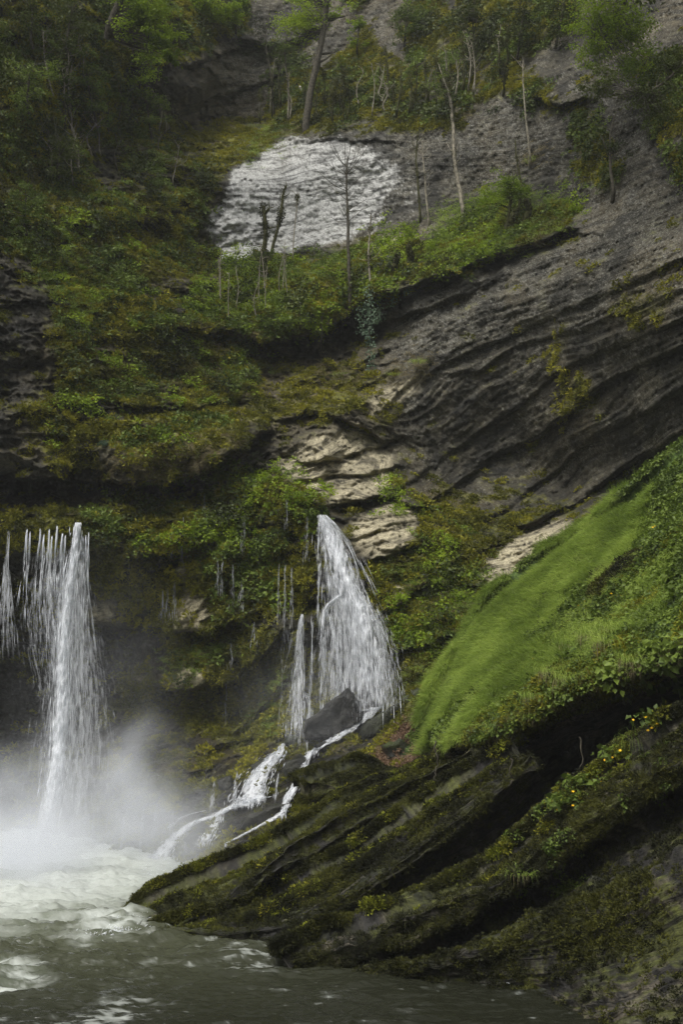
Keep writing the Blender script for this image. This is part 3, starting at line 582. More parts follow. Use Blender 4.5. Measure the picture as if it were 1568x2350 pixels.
def scatter(name, label, P, N, variants, smin, smax, upmix=.3, spin=True):
    """uncountable growth: one object that carries the small pieces on its points"""
    if len(P) == 0: return
    col = bpy.data.collections.new(name + '_pieces')
    for o in variants:
        if o.name in C.objects: C.objects.unlink(o)
        col.objects.link(o)
    me = bpy.data.meshes.new(name); me.vertices.add(len(P)); me.vertices.foreach_set('co', np.asarray(P, np.float32).ravel())
    q = frames(np.asarray(N), upmix, spin)
    a = me.attributes.new('rot', 'QUATERNION', 'POINT'); a.data.foreach_set('value', q.astype(np.float32).ravel())
    setf(me, 'scl', rng.uniform(smin, smax, len(P)) * rng.uniform(.8, 1.15, len(P)))
    a = me.attributes.new('pick', 'INT', 'POINT'); a.data.foreach_set('value', rng.integers(0, len(variants), len(P)).astype(np.int32))
    o = link(name, me); tag(o, label, kind='stuff')
    ng = bpy.data.node_groups.new(name + '_growth', 'GeometryNodeTree'); ng.interface.new_socket('Geometry', in_out='INPUT', socket_type='NodeSocketGeometry'); ng.interface.new_socket('Geometry', in_out='OUTPUT', socket_type='NodeSocketGeometry')
    n = ng.nodes; l = ng.links; gi = n.new('NodeGroupInput'); go = n.new('NodeGroupOutput')
    ci = n.new('GeometryNodeCollectionInfo'); ci.inputs[0].default_value = col; ci.inputs['Separate Children'].default_value = True; ci.inputs['Reset Children'].default_value = True
    ip = n.new('GeometryNodeInstanceOnPoints'); ip.inputs['Pick Instance'].default_value = True
    def na(nm, dt):
        x = n.new('GeometryNodeInputNamedAttribute'); x.data_type = dt; x.inputs[0].default_value = nm
        return next(s for s in x.outputs if s.enabled and s.name == 'Attribute')
    l.new(gi.outputs[0], ip.inputs['Points']); l.new(ci.outputs[0], ip.inputs['Instance'])
    l.new(na('pick', 'INT'), ip.inputs['Instance Index']); l.new(na('rot', 'QUATERNION'), ip.inputs['Rotation']); l.new(na('scl', 'FLOAT'), ip.inputs['Scale'])
    l.new(ip.outputs[0], go.inputs[0])
    md = o.modifiers.new('growth', 'NODES'); md.node_group = ng
    return o
def sample(G, N, w, k, noise_cl=None):
    """k random cells of a grid, weighted"""
    A = w * np.clip(G[..., 1], 5, 80) ** 2 if G is CP else w
    A = np.clip(A, 0, None).ravel().astype(float); s = A.sum()
    if s <= 0: return np.zeros((0, 3)), np.zeros((0, 3))
    i = np.searchsorted(np.cumsum(A) / s, rng.random(k)); i = np.clip(i, 0, len(A) - 1)
    return G.reshape(-1, 3)[i] + rng.normal(size=(k, 3)) * .015, N.reshape(-1, 3)[i]
def areas(G):
    a = np.zeros(G.shape[:2]); du = np.linalg.norm(np.diff(G, axis=1), axis=-1); dv = np.linalg.norm(np.diff(G, axis=0), axis=-1)
    a[:, :-1] += du; b = np.zeros_like(a); b[:-1, :] += dv; return a * b

# ------------------------------------------------------------------ leaves, blades, tufts
def leaf_arr(c, d, n, L, Wd, fold=.25):
    """c base points, d directions, n normals -> verts, quads (a folded pointed leaf each)"""
    d = unit(d); s = unit(np.cross(d, n)); n = np.cross(s, d); L = np.asarray(L)[:, None] * np.ones((len(c), 1)); Wd = np.asarray(Wd)[:, None] * np.ones((len(c), 1))
    v = np.stack([c, c + d * L * .5 + s * Wd * .5 + n * Wd * fold, c + d * L - n * L * .12, c + d * L * .5 - s * Wd * .5 + n * Wd * fold], 1)
    f = np.arange(len(c) * 4).reshape(-1, 4)
    return v.reshape(-1, 3), np.concatenate([f[:, [0, 1, 2]], f[:, [0, 2, 3]]])
def clump_mesh(name, n, r, ls, flat=.6, seed=0, lw=.8, up=.6, mat=HERB):
    g = np.random.default_rng(seed); a = g.normal(size=(n, 3)); a = unit(a); a[:, 2] = np.abs(a[:, 2]); rad = r * g.random(n) ** .45
    c = a * rad[:, None] * np.array([1, 1, flat]); d = unit(a * np.array([1, 1, .25]) + g.normal(size=(n, 3)) * .45); nn = unit(a * .5 + np.array([0, 0, up]) + g.normal(size=(n, 3)) * .35)
    v, f = leaf_arr(c, d, nn, ls * g.uniform(.6, 1.2, n), ls * lw * g.uniform(.7, 1.1, n))
    me = mesh_np(name, v, [f], smooth=False); me.materials.append(mat); return me
def moss_mesh(name, n, r, seed, mat):
    g = np.random.default_rng(seed); a = unit(g.normal(size=(n, 3))); a[:, 2] = np.abs(a[:, 2]) * .8
    c = a * (r * g.uniform(.3, .9, n))[:, None] * np.array([1, 1, .45]); d = unit(a + g.normal(size=(n, 3)) * .5 + np.array([0, 0, .3]))
    v, f = leaf_arr(c, d, unit(g.normal(size=(n, 3)) + a), r * g.uniform(.25, .55, n), r * g.uniform(.12, .28, n))
    me = mesh_np(name, v, [f], smooth=False); me.materials.append(mat); return me
def blades(n, r, h, w, droop, seed, lean=(0, 0, 0), seg=4, spread=.5, mat=GRASS, name='blades', hang=0.0):
    g = np.random.default_rng(seed); th = g.random(n) * 2 * PI; rr = r * np.sqrt(g.random(n)); b = np.stack([rr * np.cos(th), rr * np.sin(th), 0 * th], -1)
    d0 = unit(np.stack([np.cos(th) * spread, np.sin(th) * spread, np.ones(n)], -1) + g.normal(size=(n, 3)) * .18 + np.array(lean)); H = h * g.uniform(.5, 1.15, n)
    side = unit(np.cross(d0, g.normal(size=(n, 3)))); pts = [b]; d = d0.copy(); p = b
    for k in range(seg):
        p = p + d * (H / seg)[:, None]; pts.append(p); d = unit(d + np.array([0, 0, -droop]) * (k + 1) / seg * g.uniform(.5, 1.5, n)[:, None] + np.array(lean) * .25)
    V_ = []; wd = w * g.uniform(.7, 1.2, n)
    for k, q in enumerate(pts[:-1]):
        ww = (wd * (1 - k / (seg + .3)))[:, None]; V_ += [q - side * ww * .5, q + side * ww * .5]
    V_.append(pts[-1]); V_ = np.stack(V_, 1); m = 2 * seg + 1; base = (np.arange(n) * m)[:, None]
    fs = []
    for k in range(seg - 1): fs.append(base + np.array([[2 * k, 2 * k + 1, 2 * k + 3, 2 * k + 2]]))
    tri = base + np.array([[2 * seg - 2, 2 * seg - 1, 2 * seg]])
    me = mesh_np(name, V_.reshape(-1, 3), [np.concatenate(fs), tri]); me.materials.append(mat); return me
def proto(me): return bpy.data.objects.new(me.name, me)
MT = [proto(moss_mesh('moss_cushion', 46, .16, s, MOSS_L)) for s in (1, 2, 3)]
MOSS_Y = mat_leaf('yellow_moss_leaf', (0.05, 0.065, 0.008), (0.15, 0.17, 0.014), (0.30, 0.32, 0.03), trans=0.3, rough=0.7, scale=1.2)
MTY = [proto(moss_mesh('moss_cushion_yellow', 46, .15, s, MOSS_Y)) for s in (61, 62)]
MTD = [proto(moss_mesh('moss_cushion_dark', 46, .13, s, MOSS_DK)) for s in (4, 5, 6)]
FR = [proto(blades(26, .10, .26, .016, 2.2, s, spread=1.2, seg=4, mat=MOSS_DK, name='moss_fringe')) for s in (7, 8)]
HB_ = [proto(clump_mesh('herb_clump', 26, .17, .075, .6, s)) for s in (11, 12, 13)]
HBB = [proto(clump_mesh('ground_leaf_clump', 22, .16, .075, .5, s, lw=.9, mat=HERB)) for s in (14, 15, 16)]
BR = [proto(clump_mesh('bright_leaf_clump', 26, .18, .07, .7, s, mat=BRIGHT)) for s in (17, 18)]
GR = [proto(blades(22, .12, .27, .012, .7, s, lean=(-.35, -.35, 0), mat=GRASS, name='grass_tuft')) for s in (21, 22, 23)]
GRC = [proto(blades(20, .10, .32, .012, 1.4, s, spread=.8, mat=GRASS, name='ledge_grass_tuft')) for s in (24, 25)]
DR = [proto(blades(24, .10, .34, .011, 2.4, s, spread=1.1, mat=DRY, name='dry_grass_tuft')) for s in (26, 27)]
EDGE = sstep(U0, U0 + 60, GU)
# cliff growth
P_, N_ = sample(CP, CN, mf * (1 - .9 * M_leaf), 26000); scatter('moss_cushions', 'olive moss cushions covering the cliff', P_, N_, MT, .5, 1.8, .25)
cl = sstep(.0, .35, fbm(CP, .5, 3, seed=201) + .6 * fbm(CP, 1.7, 2, seed=203))
M_herb = mask([[(1010,-100),(1340,-100),(1300,60),(1200,140),(1100,110)],[(1190,160),(1260,190),(1290,230),(1240,260),(1190,230)],[(1300,230),(1380,260),(1440,400),(1400,440),(1340,380)],[(1480,120),(1650,120),(1650,420),(1540,400)],[(780,-100),(860,-100),(840,20),(800,10)],[(930,20),(1020,0),(1050,100),(950,120)],[(-230,-230),(480,-230),(560,50),(440,130),(330,160),(330,300),(500,420),(480,560),(500,620),(640,600),(860,580),(1000,540),(1130,480),(1180,430),(1350,480),(1200,560),(1000,620),(860,680),(720,755),(620,790),(590,850),(560,950),(430,1020),(130,1020),(130,700),(0,560),(-230,500)],
    [(420,1080),(640,1085),(735,1150),(735,1260),(640,1400),(520,1400),(440,1250),(200,1240),(200,1180)], [(960,1150),(1130,1290),(1080,1340),(1000,1500),(900,1500),(860,1320),(960,1290)], [(380,1470),(560,1430),(560,1460),(400,1530)], [(620,130),(1180,120),(1160,230),(1000,270),(640,290)]], 6)
hw = M_herb * (1 - .92 * np.clip(M_tan * 1.5, 0, 1)) * (1 - M_pale) * (1 - .8 * M_bare) * cl * (.15 + sstep(-.25, .15, CN[..., 2])) * (1 - .85 * bareband)
P_, N_ = sample(CP, CN, hw, 15000); scatter('cliff_herbs', 'small green herbs growing over the mossy cliff', P_, N_, HB_, .5, 1.7, .45)
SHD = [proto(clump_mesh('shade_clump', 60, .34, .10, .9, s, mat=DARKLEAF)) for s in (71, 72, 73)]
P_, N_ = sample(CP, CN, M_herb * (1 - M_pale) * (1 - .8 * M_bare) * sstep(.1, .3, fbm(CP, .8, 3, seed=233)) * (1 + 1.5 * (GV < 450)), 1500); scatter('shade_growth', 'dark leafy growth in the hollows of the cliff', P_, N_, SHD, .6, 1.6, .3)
M_brt = mask([[(480,600),(560,590),(640,640),(560,740),(470,720),(450,660)], [(860,560),(1000,540),(1130,500),(1200,540),(1000,610),(860,670),(720,740),(700,690),(840,640)], [(560,1090),(640,1080),(730,1150),(715,1220),(640,1180)], [(430,1190),(530,1190),(520,1260),(440,1270)], [(860,1120),(930,1110),(940,1160),(880,1160)], [(1250,460),(1360,470),(1280,530)], [(420,-100),(540,-100),(530,20),(430,40)], [(1000,1340),(1100,1350),(1060,1420),(960,1400)]], 8)
P_, N_ = sample(CP, CN, M_brt * (.3 + cl) + .8 * M_herb * (1 - M_pale) * (GV > 480) * sstep(.22, .42, fbm(CP, .9, 3, seed=244)), 4800); scatter('bright_herbs', 'bright spring green leaves along the cliff ledges', P_, N_, BR, .5, 1.5, .5)
M_gr = mask([[(500,600),(860,590),(840,620),(700,640),(560,640)], [(560,650),(700,700),(700,760),(480,745),(450,690)], [(620,290),(700,285),(640,330),(560,370),(540,350)], [(370,1500),(560,1425),(570,1450),(450,1520),(380,1540)], [(880,1310),(1100,1330),(1130,1370),(1050,1440),(930,1480),(960,1400)], [(1010,480),(1200,440),(1350,480),(1200,560),(1000,600)], [(560,1690),(640,1500),(660,1520),(640,1650)], [(900,1600),(1000,1500),(1080,1470),(1030,1530),(960,1600)], [(100,560),(250,640),(240,760),(130,700)]], 6)
P_, N_ = sample(CP, CN, M_gr, 4200); scatter('ledge_grass', 'soft grass on the ledges of the cliff', P_, N_, GRC, .5, 1.1, .75)
M_dry = mask([[(250,1040),(560,1000),(560,1060),(430,1090),(250,1095)], [(700,860),(830,850),(820,880),(720,895)], [(860,850),(980,810),(990,840),(880,870)], [(450,720),(600,750),(600,800),(500,800)], [(620,300),(700,290),(700,310),(640,330)], [(560,860),(640,860),(640,890),(540,890)], [(1150,550),(1260,520),(1250,560),(1160,580)], [(1190,360),(1250,350),(1240,390),(1200,400)], [(960,1340),(1120,1360),(1080,1430),(980,1430)], [(400,850),(520,840),(540,880),(430,880)]], 5)
P_, N_ = sample(CP, CN, M_dry, 1500); scatter('dry_cliff_grass', 'dry straw coloured grass hanging on the cliff', P_, N_, DR, .5, 1.0, .5)
P_, N_ = sample(CP, CN, M_leaf, 4200)
lit = [proto(clump_mesh('fallen_leaf_patch', 9, .13, .06, .15, s, mat=mat_leaf('fallen_leaf', (.05, .03, .02), (.13, .075, .045), (.26, .18, .12), trans=.05, rough=.9))) for s in (31, 32)]
scatter('fallen_leaves', 'brown fallen leaves on the slope beside the stream', P_, N_, lit, .5, 1.1, .2)
# bank growth
(bu, bv), (BG, BN, BT, BS) = SP['grassy_bank'][0], surfaces['grassy_bank']; BA = areas(BG)
nz_b = fbm(BG, .5, 3, seed=301); finegrass = inpoly(bu + nz_b * 95, bv + nz_b * 70 + 25 * fbm(BG, 1.6, 3, seed=307), [(960,1740),(960,1560),(1040,1400),(1140,1310),(1290,1220),(1440,1110),(1500,1110),(1420,1240),(1380,1330),(1290,1440),(1220,1530),(1110,1610),(1040,1680)]).astype(float)
vis = (BT > .35) & (BT < 5.3)
P_, N_ = sample(BG, BN, BA * finegrass * vis, 17000); scatter('meadow_grass', 'fine green grass combed down the steep bank', P_, N_, GR, .45, 1.35, .55, spin=False)
P_, N_ = sample(BG, BN, BA * finegrass * vis * sstep(-.1, .4, fbm(BG, 1.2, 3, seed=331)), 4200); scatter('meadow_weeds', 'low weeds between the grass of the steep bank', P_, N_, HBB, .45, 1.05, .6)
P_, N_ = sample(BG, BN, BA * finegrass * vis * (.3 + 2 * np.exp(-((BT - .9) / .25) ** 2)), 3600); scatter('meadow_long_grass', 'ragged longer grass along the crest of the steep bank', P_, N_, GRC, .5, 1.1, .5)
P_, N_ = sample(BG, BN, BA * finegrass * vis, 500); scatter('meadow_dead_grass', 'straw coloured blades in the grass of the steep bank', P_, N_, DR, .4, .8, .6)
P_, N_ = sample(BG, BN, BA * vis * (1 - finegrass) * (.35 + sstep(-.2, .4, nz_b)) * (BT < 5.0), 8000); scatter('bank_leaves', 'dense low leaves covering the steep bank', P_, N_, HBB, .55, 1.15, .55)
P_, N_ = sample(BG, BN, BA * vis * sstep(-.1, .4, fbm(BG, .7, 3, seed=311)) * (BT > 2.6), 4200); scatter('bank_moss', 'yellow green moss cushions along the edge of the bank', P_, N_, MTY + MT[:1], .5, 1.1, .3)
P_, N_ = sample(BG, BN, BA * vis * (BT > 2.3) * (BT < 4.6) * (BS < .7) * sstep(-.1, .2, fbm(BG, .9, 2, seed=317)), 2600); scatter('bank_long_grass', 'longer grass at the edge of the bank', P_, N_, GRC, .5, 1.0, .5)
P_, N_ = sample(BG, BN, BA * (BT > 4.4) * (BT < 5.6), 1800); scatter('bank_fringe', 'moss and roots hanging under the edge of the bank', P_, N_, FR + DR[:1], .35, .9, .0)
for key, n_, n2_, t1 in (('upper_ridge', 6000, 1500, 3.0), ('middle_ridge', 6500, 1600, 2.9), ('lower_ridge', 12500, 1800, 6.5), ('leafy_mound', 2600, 200, 3.3)):
    G, N, T, S = surfaces[key]; A = areas(G); mm = sstep(-.2, .4, fbm(G, .9, 3, seed=401) + .5 * N[..., 2]) * (.10 + np.exp(-((T - 1.0) / .42) ** 2) + (.35 * np.exp(-((T - 4.2) / .7) ** 2) if key == 'lower_ridge' else 0))
    P_, N_ = sample(G, N, A * (T > .12) * (T < t1) * (.03 + mm), n_); scatter(key + '_moss', 'dark moss on the ' + key.replace('_', ' '), P_, N_, MTD, .3, .85, .15)
    edge = .5 * np.exp(-((T - 2.9) / .5) ** 2) + .8 * np.exp(-((T - 1.4) / .5) ** 2) if key != 'lower_ridge' else np.exp(-((T - 2.0) / .7) ** 2)
    P_, N_ = sample(G, N, A * edge, n2_); scatter(key + '_fringe', 'moss hanging from the edge of the ' + key.replace('_', ' '), P_, N_, FR, .25, .7, .0)
for key in ('upper_ridge', 'middle_ridge', 'lower_ridge'):
    G, N, T, S = surfaces[key]; P_, N_ = sample(G, N, areas(G) * np.exp(-((T - 1.05) / .3) ** 2) * sstep(.0, .3, fbm(G, 1.3, 3, seed=421)), 900); scatter(key + '_bright_moss', 'bright moss tufts on the crest of the ' + key.replace('_', ' '), P_, N_, MTY + MT[:1], .35, .9, .2)
LG, LN, LT, LS = surfaces['lower_ridge']
P_, N_ = sample(LG, LN, areas(LG) * (LT > .8) * (LT < 3.0) * sstep(.0, .35, fbm(LG, .8, 3, seed=405)) * (LS > .45), 800); scatter('ridge_herbs', 'dark green herbs on the shaded rock', P_, N_, HBB, .4, .8, .5)
lump = blur(inpoly(bu + nz_b * 30, bv + nz_b * 20, [(1372,1372),(1380,1330),(1420,1290),(1460,1275),(1455,1310),(1410,1345),(1390,1385)]), 1) * (BT > .5) * (BT < 5)
P_, N_ = sample(BG, BN, BA * lump, 700); scatter('brown_moss_patch', 'brown mossy lump showing between the flowers on the bank', P_ + np.array([0, -.1, .05]), N_, MTD, .9, 1.5, .3)
print('growth done')

# ------------------------------------------------------------------ trees, saplings, bushes
def tube(pts, rad, sides=6):
    pts = np.asarray(pts, float); rad = np.asarray(rad, float) * np.ones(len(pts)); t = np.gradient(pts, axis=0); t = unit(t)
    a = np.cross(t, np.array([.3, 1, .2])); a = unit(a); b = np.cross(t, a); th = np.linspace(0, 2 * PI, sides, endpoint=False)
    V_ = pts[:, None] + rad[:, None, None] * (a[:, None] * np.cos(th)[None, :, None] + b[:, None] * np.sin(th)[None, :, None])
    i = np.arange(len(pts) * sides).reshape(len(pts), sides); j = np.roll(i, -1, 1)
    return V_.reshape(-1, 3), np.stack([i[:-1], j[:-1], j[1:], i[1:]], -1).reshape(-1, 4)
class Acc:
    def __init__(s): s.v = []; s.f = []; s.n = 0
    def add(s, v, f): s.v.append(np.asarray(v).reshape(-1, 3)); s.f.append(np.asarray(f) + s.n); s.n += len(s.v[-1])
    def mesh(s, name, smooth=True):
        q = [f for f in s.f if f.shape[1] == 4]; t = [f for f in s.f if f.shape[1] == 3]
        fs = ([np.concatenate(q)] if q else []) + ([np.concatenate(t)] if t else []); return mesh_np(name, np.concatenate(s.v), fs, smooth)
def smoothpath(p, n=14, jit=0.0):
    p = np.asarray(p, float); q = catmull(p, np.linspace(0, len(p) - 1, n))
    if jit: q[1:-1] += rng.normal(size=(n - 2, 3)) * jit
    return q
def tree(name, label, cat, path, r0, r1, crowns=(), twigs=6, twiglen=.8, bark=BARK, leaf=None, lsize=.09, knobs=(), group=None, front=.25, depth=None):
    """path: (u, v) from base to tip; crowns: (u, v, radius px, leaves); knobs: moss lumps (position 0..1, size m)"""
    Y = depth if depth else float(cYs(*path[0])) - front
    w = pt([p[0] for p in path], [p[1] for p in path], np.full(len(path), Y)); px = Y / FPX
    root = empty(name, w[0]); tag(root, label, cat, group); o = w[0]
    w[:, 1] += np.linspace(0, -.3, len(w)); tr = smoothpath(w, 16, min(r0 * .12, .012)); rr = np.linspace(r0, r1, 16)
    tr = np.vstack([tr[0] + (tr[0] - tr[1]) * .8 + np.array([0, .35, -.1]), tr]); rr = np.concatenate([[r0 * 1.3], rr])
    v, f = tube(tr - o, rr, 7); link('trunk', mesh_np('trunk', v, [f]), bark, root)
    br = Acc(); ends = []
    for k in range(twigs):
        i = rng.integers(6, 16); d = unit(np.array([rng.normal(), rng.normal() * .6, abs(rng.normal()) * .9 + .25])); L = twiglen * rng.uniform(.4, 1.1)
        q = np.array([tr[i], tr[i] + d * L * .5 + rng.normal(size=3) * .05, tr[i] + d * L + np.array([0, 0, .12 * L])]); q = smoothpath(q, 6, .012)
        br.add(*tube(q - o, np.linspace(max(r1 * .7, .012), .005, 6), 4)); ends.append(q[-1])
    lv = Acc()
    for (cu, cv, cr, nl) in crowns:
        nl = int(nl * 2.4)
        c = pt(cu, cv, Y - .2); R_ = cr * px; nb = max(7, int(nl / 40)); tips = c + unit(rng.normal(size=(nb, 3))) * (R_ * rng.uniform(.1, 1.35, nb))[:, None] * np.array([1, .8, .8])
        for tp in tips:
            i = np.argmin(((tr - tp) ** 2).sum(1) + (tr[:, 2] > tp[2]) * 1.0); q = np.array([tr[i], (tr[i] + tp) / 2 + rng.normal(size=3) * R_ * .12, tp]); q = smoothpath(q, 7, .01)
            br.add(*tube(q - o, np.linspace(min(max(r1 * .35, .010), .018), .004, 7), 4))
            m = max(8, int(nl / nb)); cc = tp + rng.normal(size=(m, 3)) * R_ * np.array([.20, .18, .07]); dd = rng.normal(size=(m, 3)) * np.array([1, 1, .5]) + np.array([0, 0, -.25])
            v, f = leaf_arr(cc - o, dd, unit(rng.normal(size=(m, 3)) * .5 + np.array([0, -.2, 1])), lsize * rng.uniform(.6, 1.2, m), lsize * .6 * rng.uniform(.7, 1.2, m)); lv.add(v, f)
    for kt, ks in knobs:
        i = int(kt * 16); c = tr[i]; m = int(120 * max(1, ks / .15)); a = unit(rng.normal(size=(m, 3))) * (ks * rng.random(m) ** .4)[:, None] * np.array([.75, .75, 1.5])
        v, f = leaf_arr(c + a - o, a + np.array([0, 0, -.1]) * 1, rng.normal(size=(m, 3)), ks * .4 * rng.uniform(.6, 1.2, m), ks * .22 * rng.uniform(.7, 1.2, m)); 
        me = mesh_np('moss_sleeve', v, [f], False); link('moss_sleeve', me, MOSS_DK, root)['kind'] = 'stuff'
    if br.n: link('branch', br.mesh('branch'), bark, root)['kind'] = 'stuff'
    if lv.n: link('crown', lv.mesh('crown', False), leaf or BRIGHT, root)
    return root
tree('tree', 'leaning dark trunk rising from the mossy ledge above the white rock face', 'tree', [(702,300),(708,240),(722,170),(737,105),(750,20),(762,-120)], .17, .11, [(690,50,52,900),(705,-10,60,700),(772,30,34,160)], 8, 1.3, leaf=BRIGHT, lsize=.11)
tree('tree', 'thin bare sapling left of the leaning dark trunk, few leaves', 'tree', [(628,255),(622,180),(610,90),(622,20)], .05, .02, [(612,110,50,240),(600,60,40,160)], 14, 1.2, leaf=DARKLEAF, lsize=.09)
tree('tree', 'thin sapling with small green leaves touching the leaning dark trunk', 'tree', [(668,270),(662,210),(655,130),(660,60)], .05, .02, [(660,110,42,260)], 10, 1.0, leaf=HERB, lsize=.09)
tree('tree', 'bright green tree hanging over the dark corner at the upper edge', 'tree', [(250,60),(290,-20),(330,-80),(420,-140)], .16, .06, [(330,40,62,1300),(372,95,42,700),(300,-20,80,900),(385,130,22,180)], 5, 1.0, leaf=BRIGHT, lsize=.13, front=2.2)
tree('tree', 'bright leafy branches reaching down over the grey banded rock', 'tree', [(470,-120),(480,-60),(500,-20)], .10, .05, [(470,5,55,900),(520,25,36,420),(440,-30,60,500),(560,-10,30,150)], 4, .9, leaf=BRIGHT, lsize=.12, front=2.0)
tree('tree', 'light green broad crown in the corner above the dark cliff', 'tree', [(1560,-60),(1510,-40),(1460,10),(1410,50),(1360,80)], .09, .02, [(1395,50,75,1500),(1450,80,60,900),(1370,110,48,600),(1440,160,55,600),(1400,-20,80,900)], 6, 1.0, leaf=BRIGHT, lsize=.085, front=3.0)
tree('tree', 'dark green drooping foliage under the light green crown', 'tree', [(1640,60),(1590,120),(1530,190),(1470,230)], .07, .02, [(1480,220,55,500),(1530,260,50,500),(1380,200,48,420),(1550,150,50,420)], 6, 1.0, leaf=DARKLEAF, lsize=.08, front=2.4)
tree('tree', 'pale barked slender trunk with moss above, leaning on the grey cliff', 'tree', [(1064,490),(1056,440),(1044,380),(1040,300),(1032,235),(1015,190)], .085, .05, [(1010,200,36,160)], 7, .8, PALEBARK, HERB, .08, knobs=[(.45,.13),(.55,.14),(.7,.15),(.8,.17),(.9,.2),(.98,.22)])
tree('tree', 'dark bare sapling standing before the right part of the white rock face', 'tree', [(804,690),(801,600),(798,500),(796,420),(799,368)], .075, .02, [], 30, 1.3, bark=BARK, knobs=[(.62,.10)])
tree('tree', 'short mossy shrub with knobbly arms before the white rock face', 'tree', [(612,640),(605,590),(610,540),(606,480)], .11, .07, [(600,590,40,260)], 5, .7, MOSSBARK, HERB, .08, knobs=[(.4,.2),(.55,.16),(.7,.2),(.85,.17),(.97,.2)])
tree('tree', 'leaning moss covered arm beside the knobbly shrub', 'tree', [(618,600),(632,545),(645,500),(650,455),(657,435)], .07, .04, [], 4, .5, MOSSBARK, knobs=[(.35,.14),(.5,.19),(.62,.2),(.8,.12),(.93,.12)])
tree('tree', 'slim knotted stem right of the dark bare sapling', 'tree', [(852,660),(846,600),(848,550),(852,500)], .045, .02, [], 8, .6, PALEBARK, knobs=[(.4,.14),(.45,.12),(.85,.13),(.97,.10)])
tree('tree', 'thin pale stem with a moss knob in front of the white rock face', 'tree', [(672,590),(676,530),(682,480),(684,455)], .025, .015, [], 6, .4, PALEBARK, knobs=[(.9,.13),(.97,.1)])
tree('tree', 'tall thin dark stem rising through the shaded ledge near the pale trunk', 'tree', [(965,500),(960,430),(955,360),(962,300)], .05, .02, [], 8, .6, MOSSBARK, knobs=[(.3,.1),(.5,.1),(.75,.09)])
tree('tree', 'dark mossy stem just left of the pale leaning trunk', 'tree', [(985,510),(978,450),(972,380),(968,330)], .045, .02, [], 8, .6, PALEBARK, knobs=[(.2,.1),(.6,.1)])
tree('tree', 'pale hair-thin trunk high on the dark right cliff', 'tree', [(1218,360),(1207,280),(1200,200),(1198,150)], .04, .015, [], 8, .6, PALEBARK, front=.4)
tree('tree', 'small leafy tree with a mossy foot on the ledge right of the pale trunk', 'tree', [(1160,530),(1168,490),(1172,440),(1165,410)], .07, .03, [(1160,425,38,520),(1185,440,25,260),(1120,460,32,300)], 6, .5, MOSSBARK, BRIGHT, .075)
tree('tree', 'dead mossy stem leaning right on the dark ledge', 'tree', [(1190,490),(1196,430),(1186,380),(1180,330)], .06, .02, [], 8, .6, MOSSBARK, knobs=[(.3,.12),(.8,.1)])
tree('tree', 'sparse dark tree on the shaded right cliff', 'tree', [(1410,440),(1400,380),(1398,320),(1410,270)], .06, .02, [(1400,340,48,260)], 12, 1.0, BARK, DARKLEAF, .08, front=.6)
for k, (u, v, h_, lab) in enumerate([(940,605,34,'mossy stump forked like a V on the green ledge'), (1172,520,30,'short dark stump under the small leafy tree'), (1210,500,34,'mossy stump at the shaded end of the green ledge'), (905,620,26,'small mossy stump left of the forked one')]):
    tree('stump', lab, 'stump', [(u, v), (u + 3, v - h_ * .5), (u + (8 if k % 2 else -6), v - h_)], .13, .09, [], 3, .3, MOSSBARK, knobs=[(.5,.15),(.85,.17)])
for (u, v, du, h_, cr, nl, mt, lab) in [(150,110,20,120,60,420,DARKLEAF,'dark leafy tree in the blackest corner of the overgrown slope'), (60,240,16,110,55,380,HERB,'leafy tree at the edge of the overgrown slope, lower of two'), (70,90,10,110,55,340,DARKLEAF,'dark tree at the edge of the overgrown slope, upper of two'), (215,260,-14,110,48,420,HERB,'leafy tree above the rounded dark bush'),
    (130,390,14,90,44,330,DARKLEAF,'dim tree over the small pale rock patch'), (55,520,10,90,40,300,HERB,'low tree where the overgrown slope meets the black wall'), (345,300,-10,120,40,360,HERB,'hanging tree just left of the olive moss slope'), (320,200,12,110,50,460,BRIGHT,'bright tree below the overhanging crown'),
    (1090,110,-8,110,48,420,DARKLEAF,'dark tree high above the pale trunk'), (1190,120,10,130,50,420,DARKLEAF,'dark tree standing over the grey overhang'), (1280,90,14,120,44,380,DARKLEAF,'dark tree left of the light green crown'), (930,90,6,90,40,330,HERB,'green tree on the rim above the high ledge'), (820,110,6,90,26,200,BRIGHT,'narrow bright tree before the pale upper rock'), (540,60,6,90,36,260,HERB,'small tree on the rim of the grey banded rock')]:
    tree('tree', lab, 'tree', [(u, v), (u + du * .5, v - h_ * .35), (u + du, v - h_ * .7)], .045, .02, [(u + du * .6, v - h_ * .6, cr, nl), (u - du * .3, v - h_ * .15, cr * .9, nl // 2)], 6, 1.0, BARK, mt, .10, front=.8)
for (u, v, r_, Y, lab) in [(40,-150,120,31,'dark tree crown added above the left corner to shade it'), (210,-210,130,35,'dark tree crown added above the overgrown slope to shade it'), (400,-260,120,38,'dark tree crown added above the banded grey rock to shade it'), (1180,-270,110,33,'dark tree crown added above the high ledge to shade it'), (1380,-260,120,30,'dark tree crown added above the grey overhang to shade it'), (1560,-120,120,27,'dark tree crown added above the right corner to shade it'), (-120,120,110,30,'dark tree crown added at the left rim to shade the gorge')]:  # crowns mostly out of view, added to darken the upper corners
    tree('tree', lab, 'tree', [(u - 90, v - 40), (u - 40, v - 70), (u, v - 60)], .14, .05, [(u, v, r_, 900), (u + 50, v - 40, r_ * .8, 500)], 5, 1.0, BARK, DARKLEAF, .17, depth=Y)
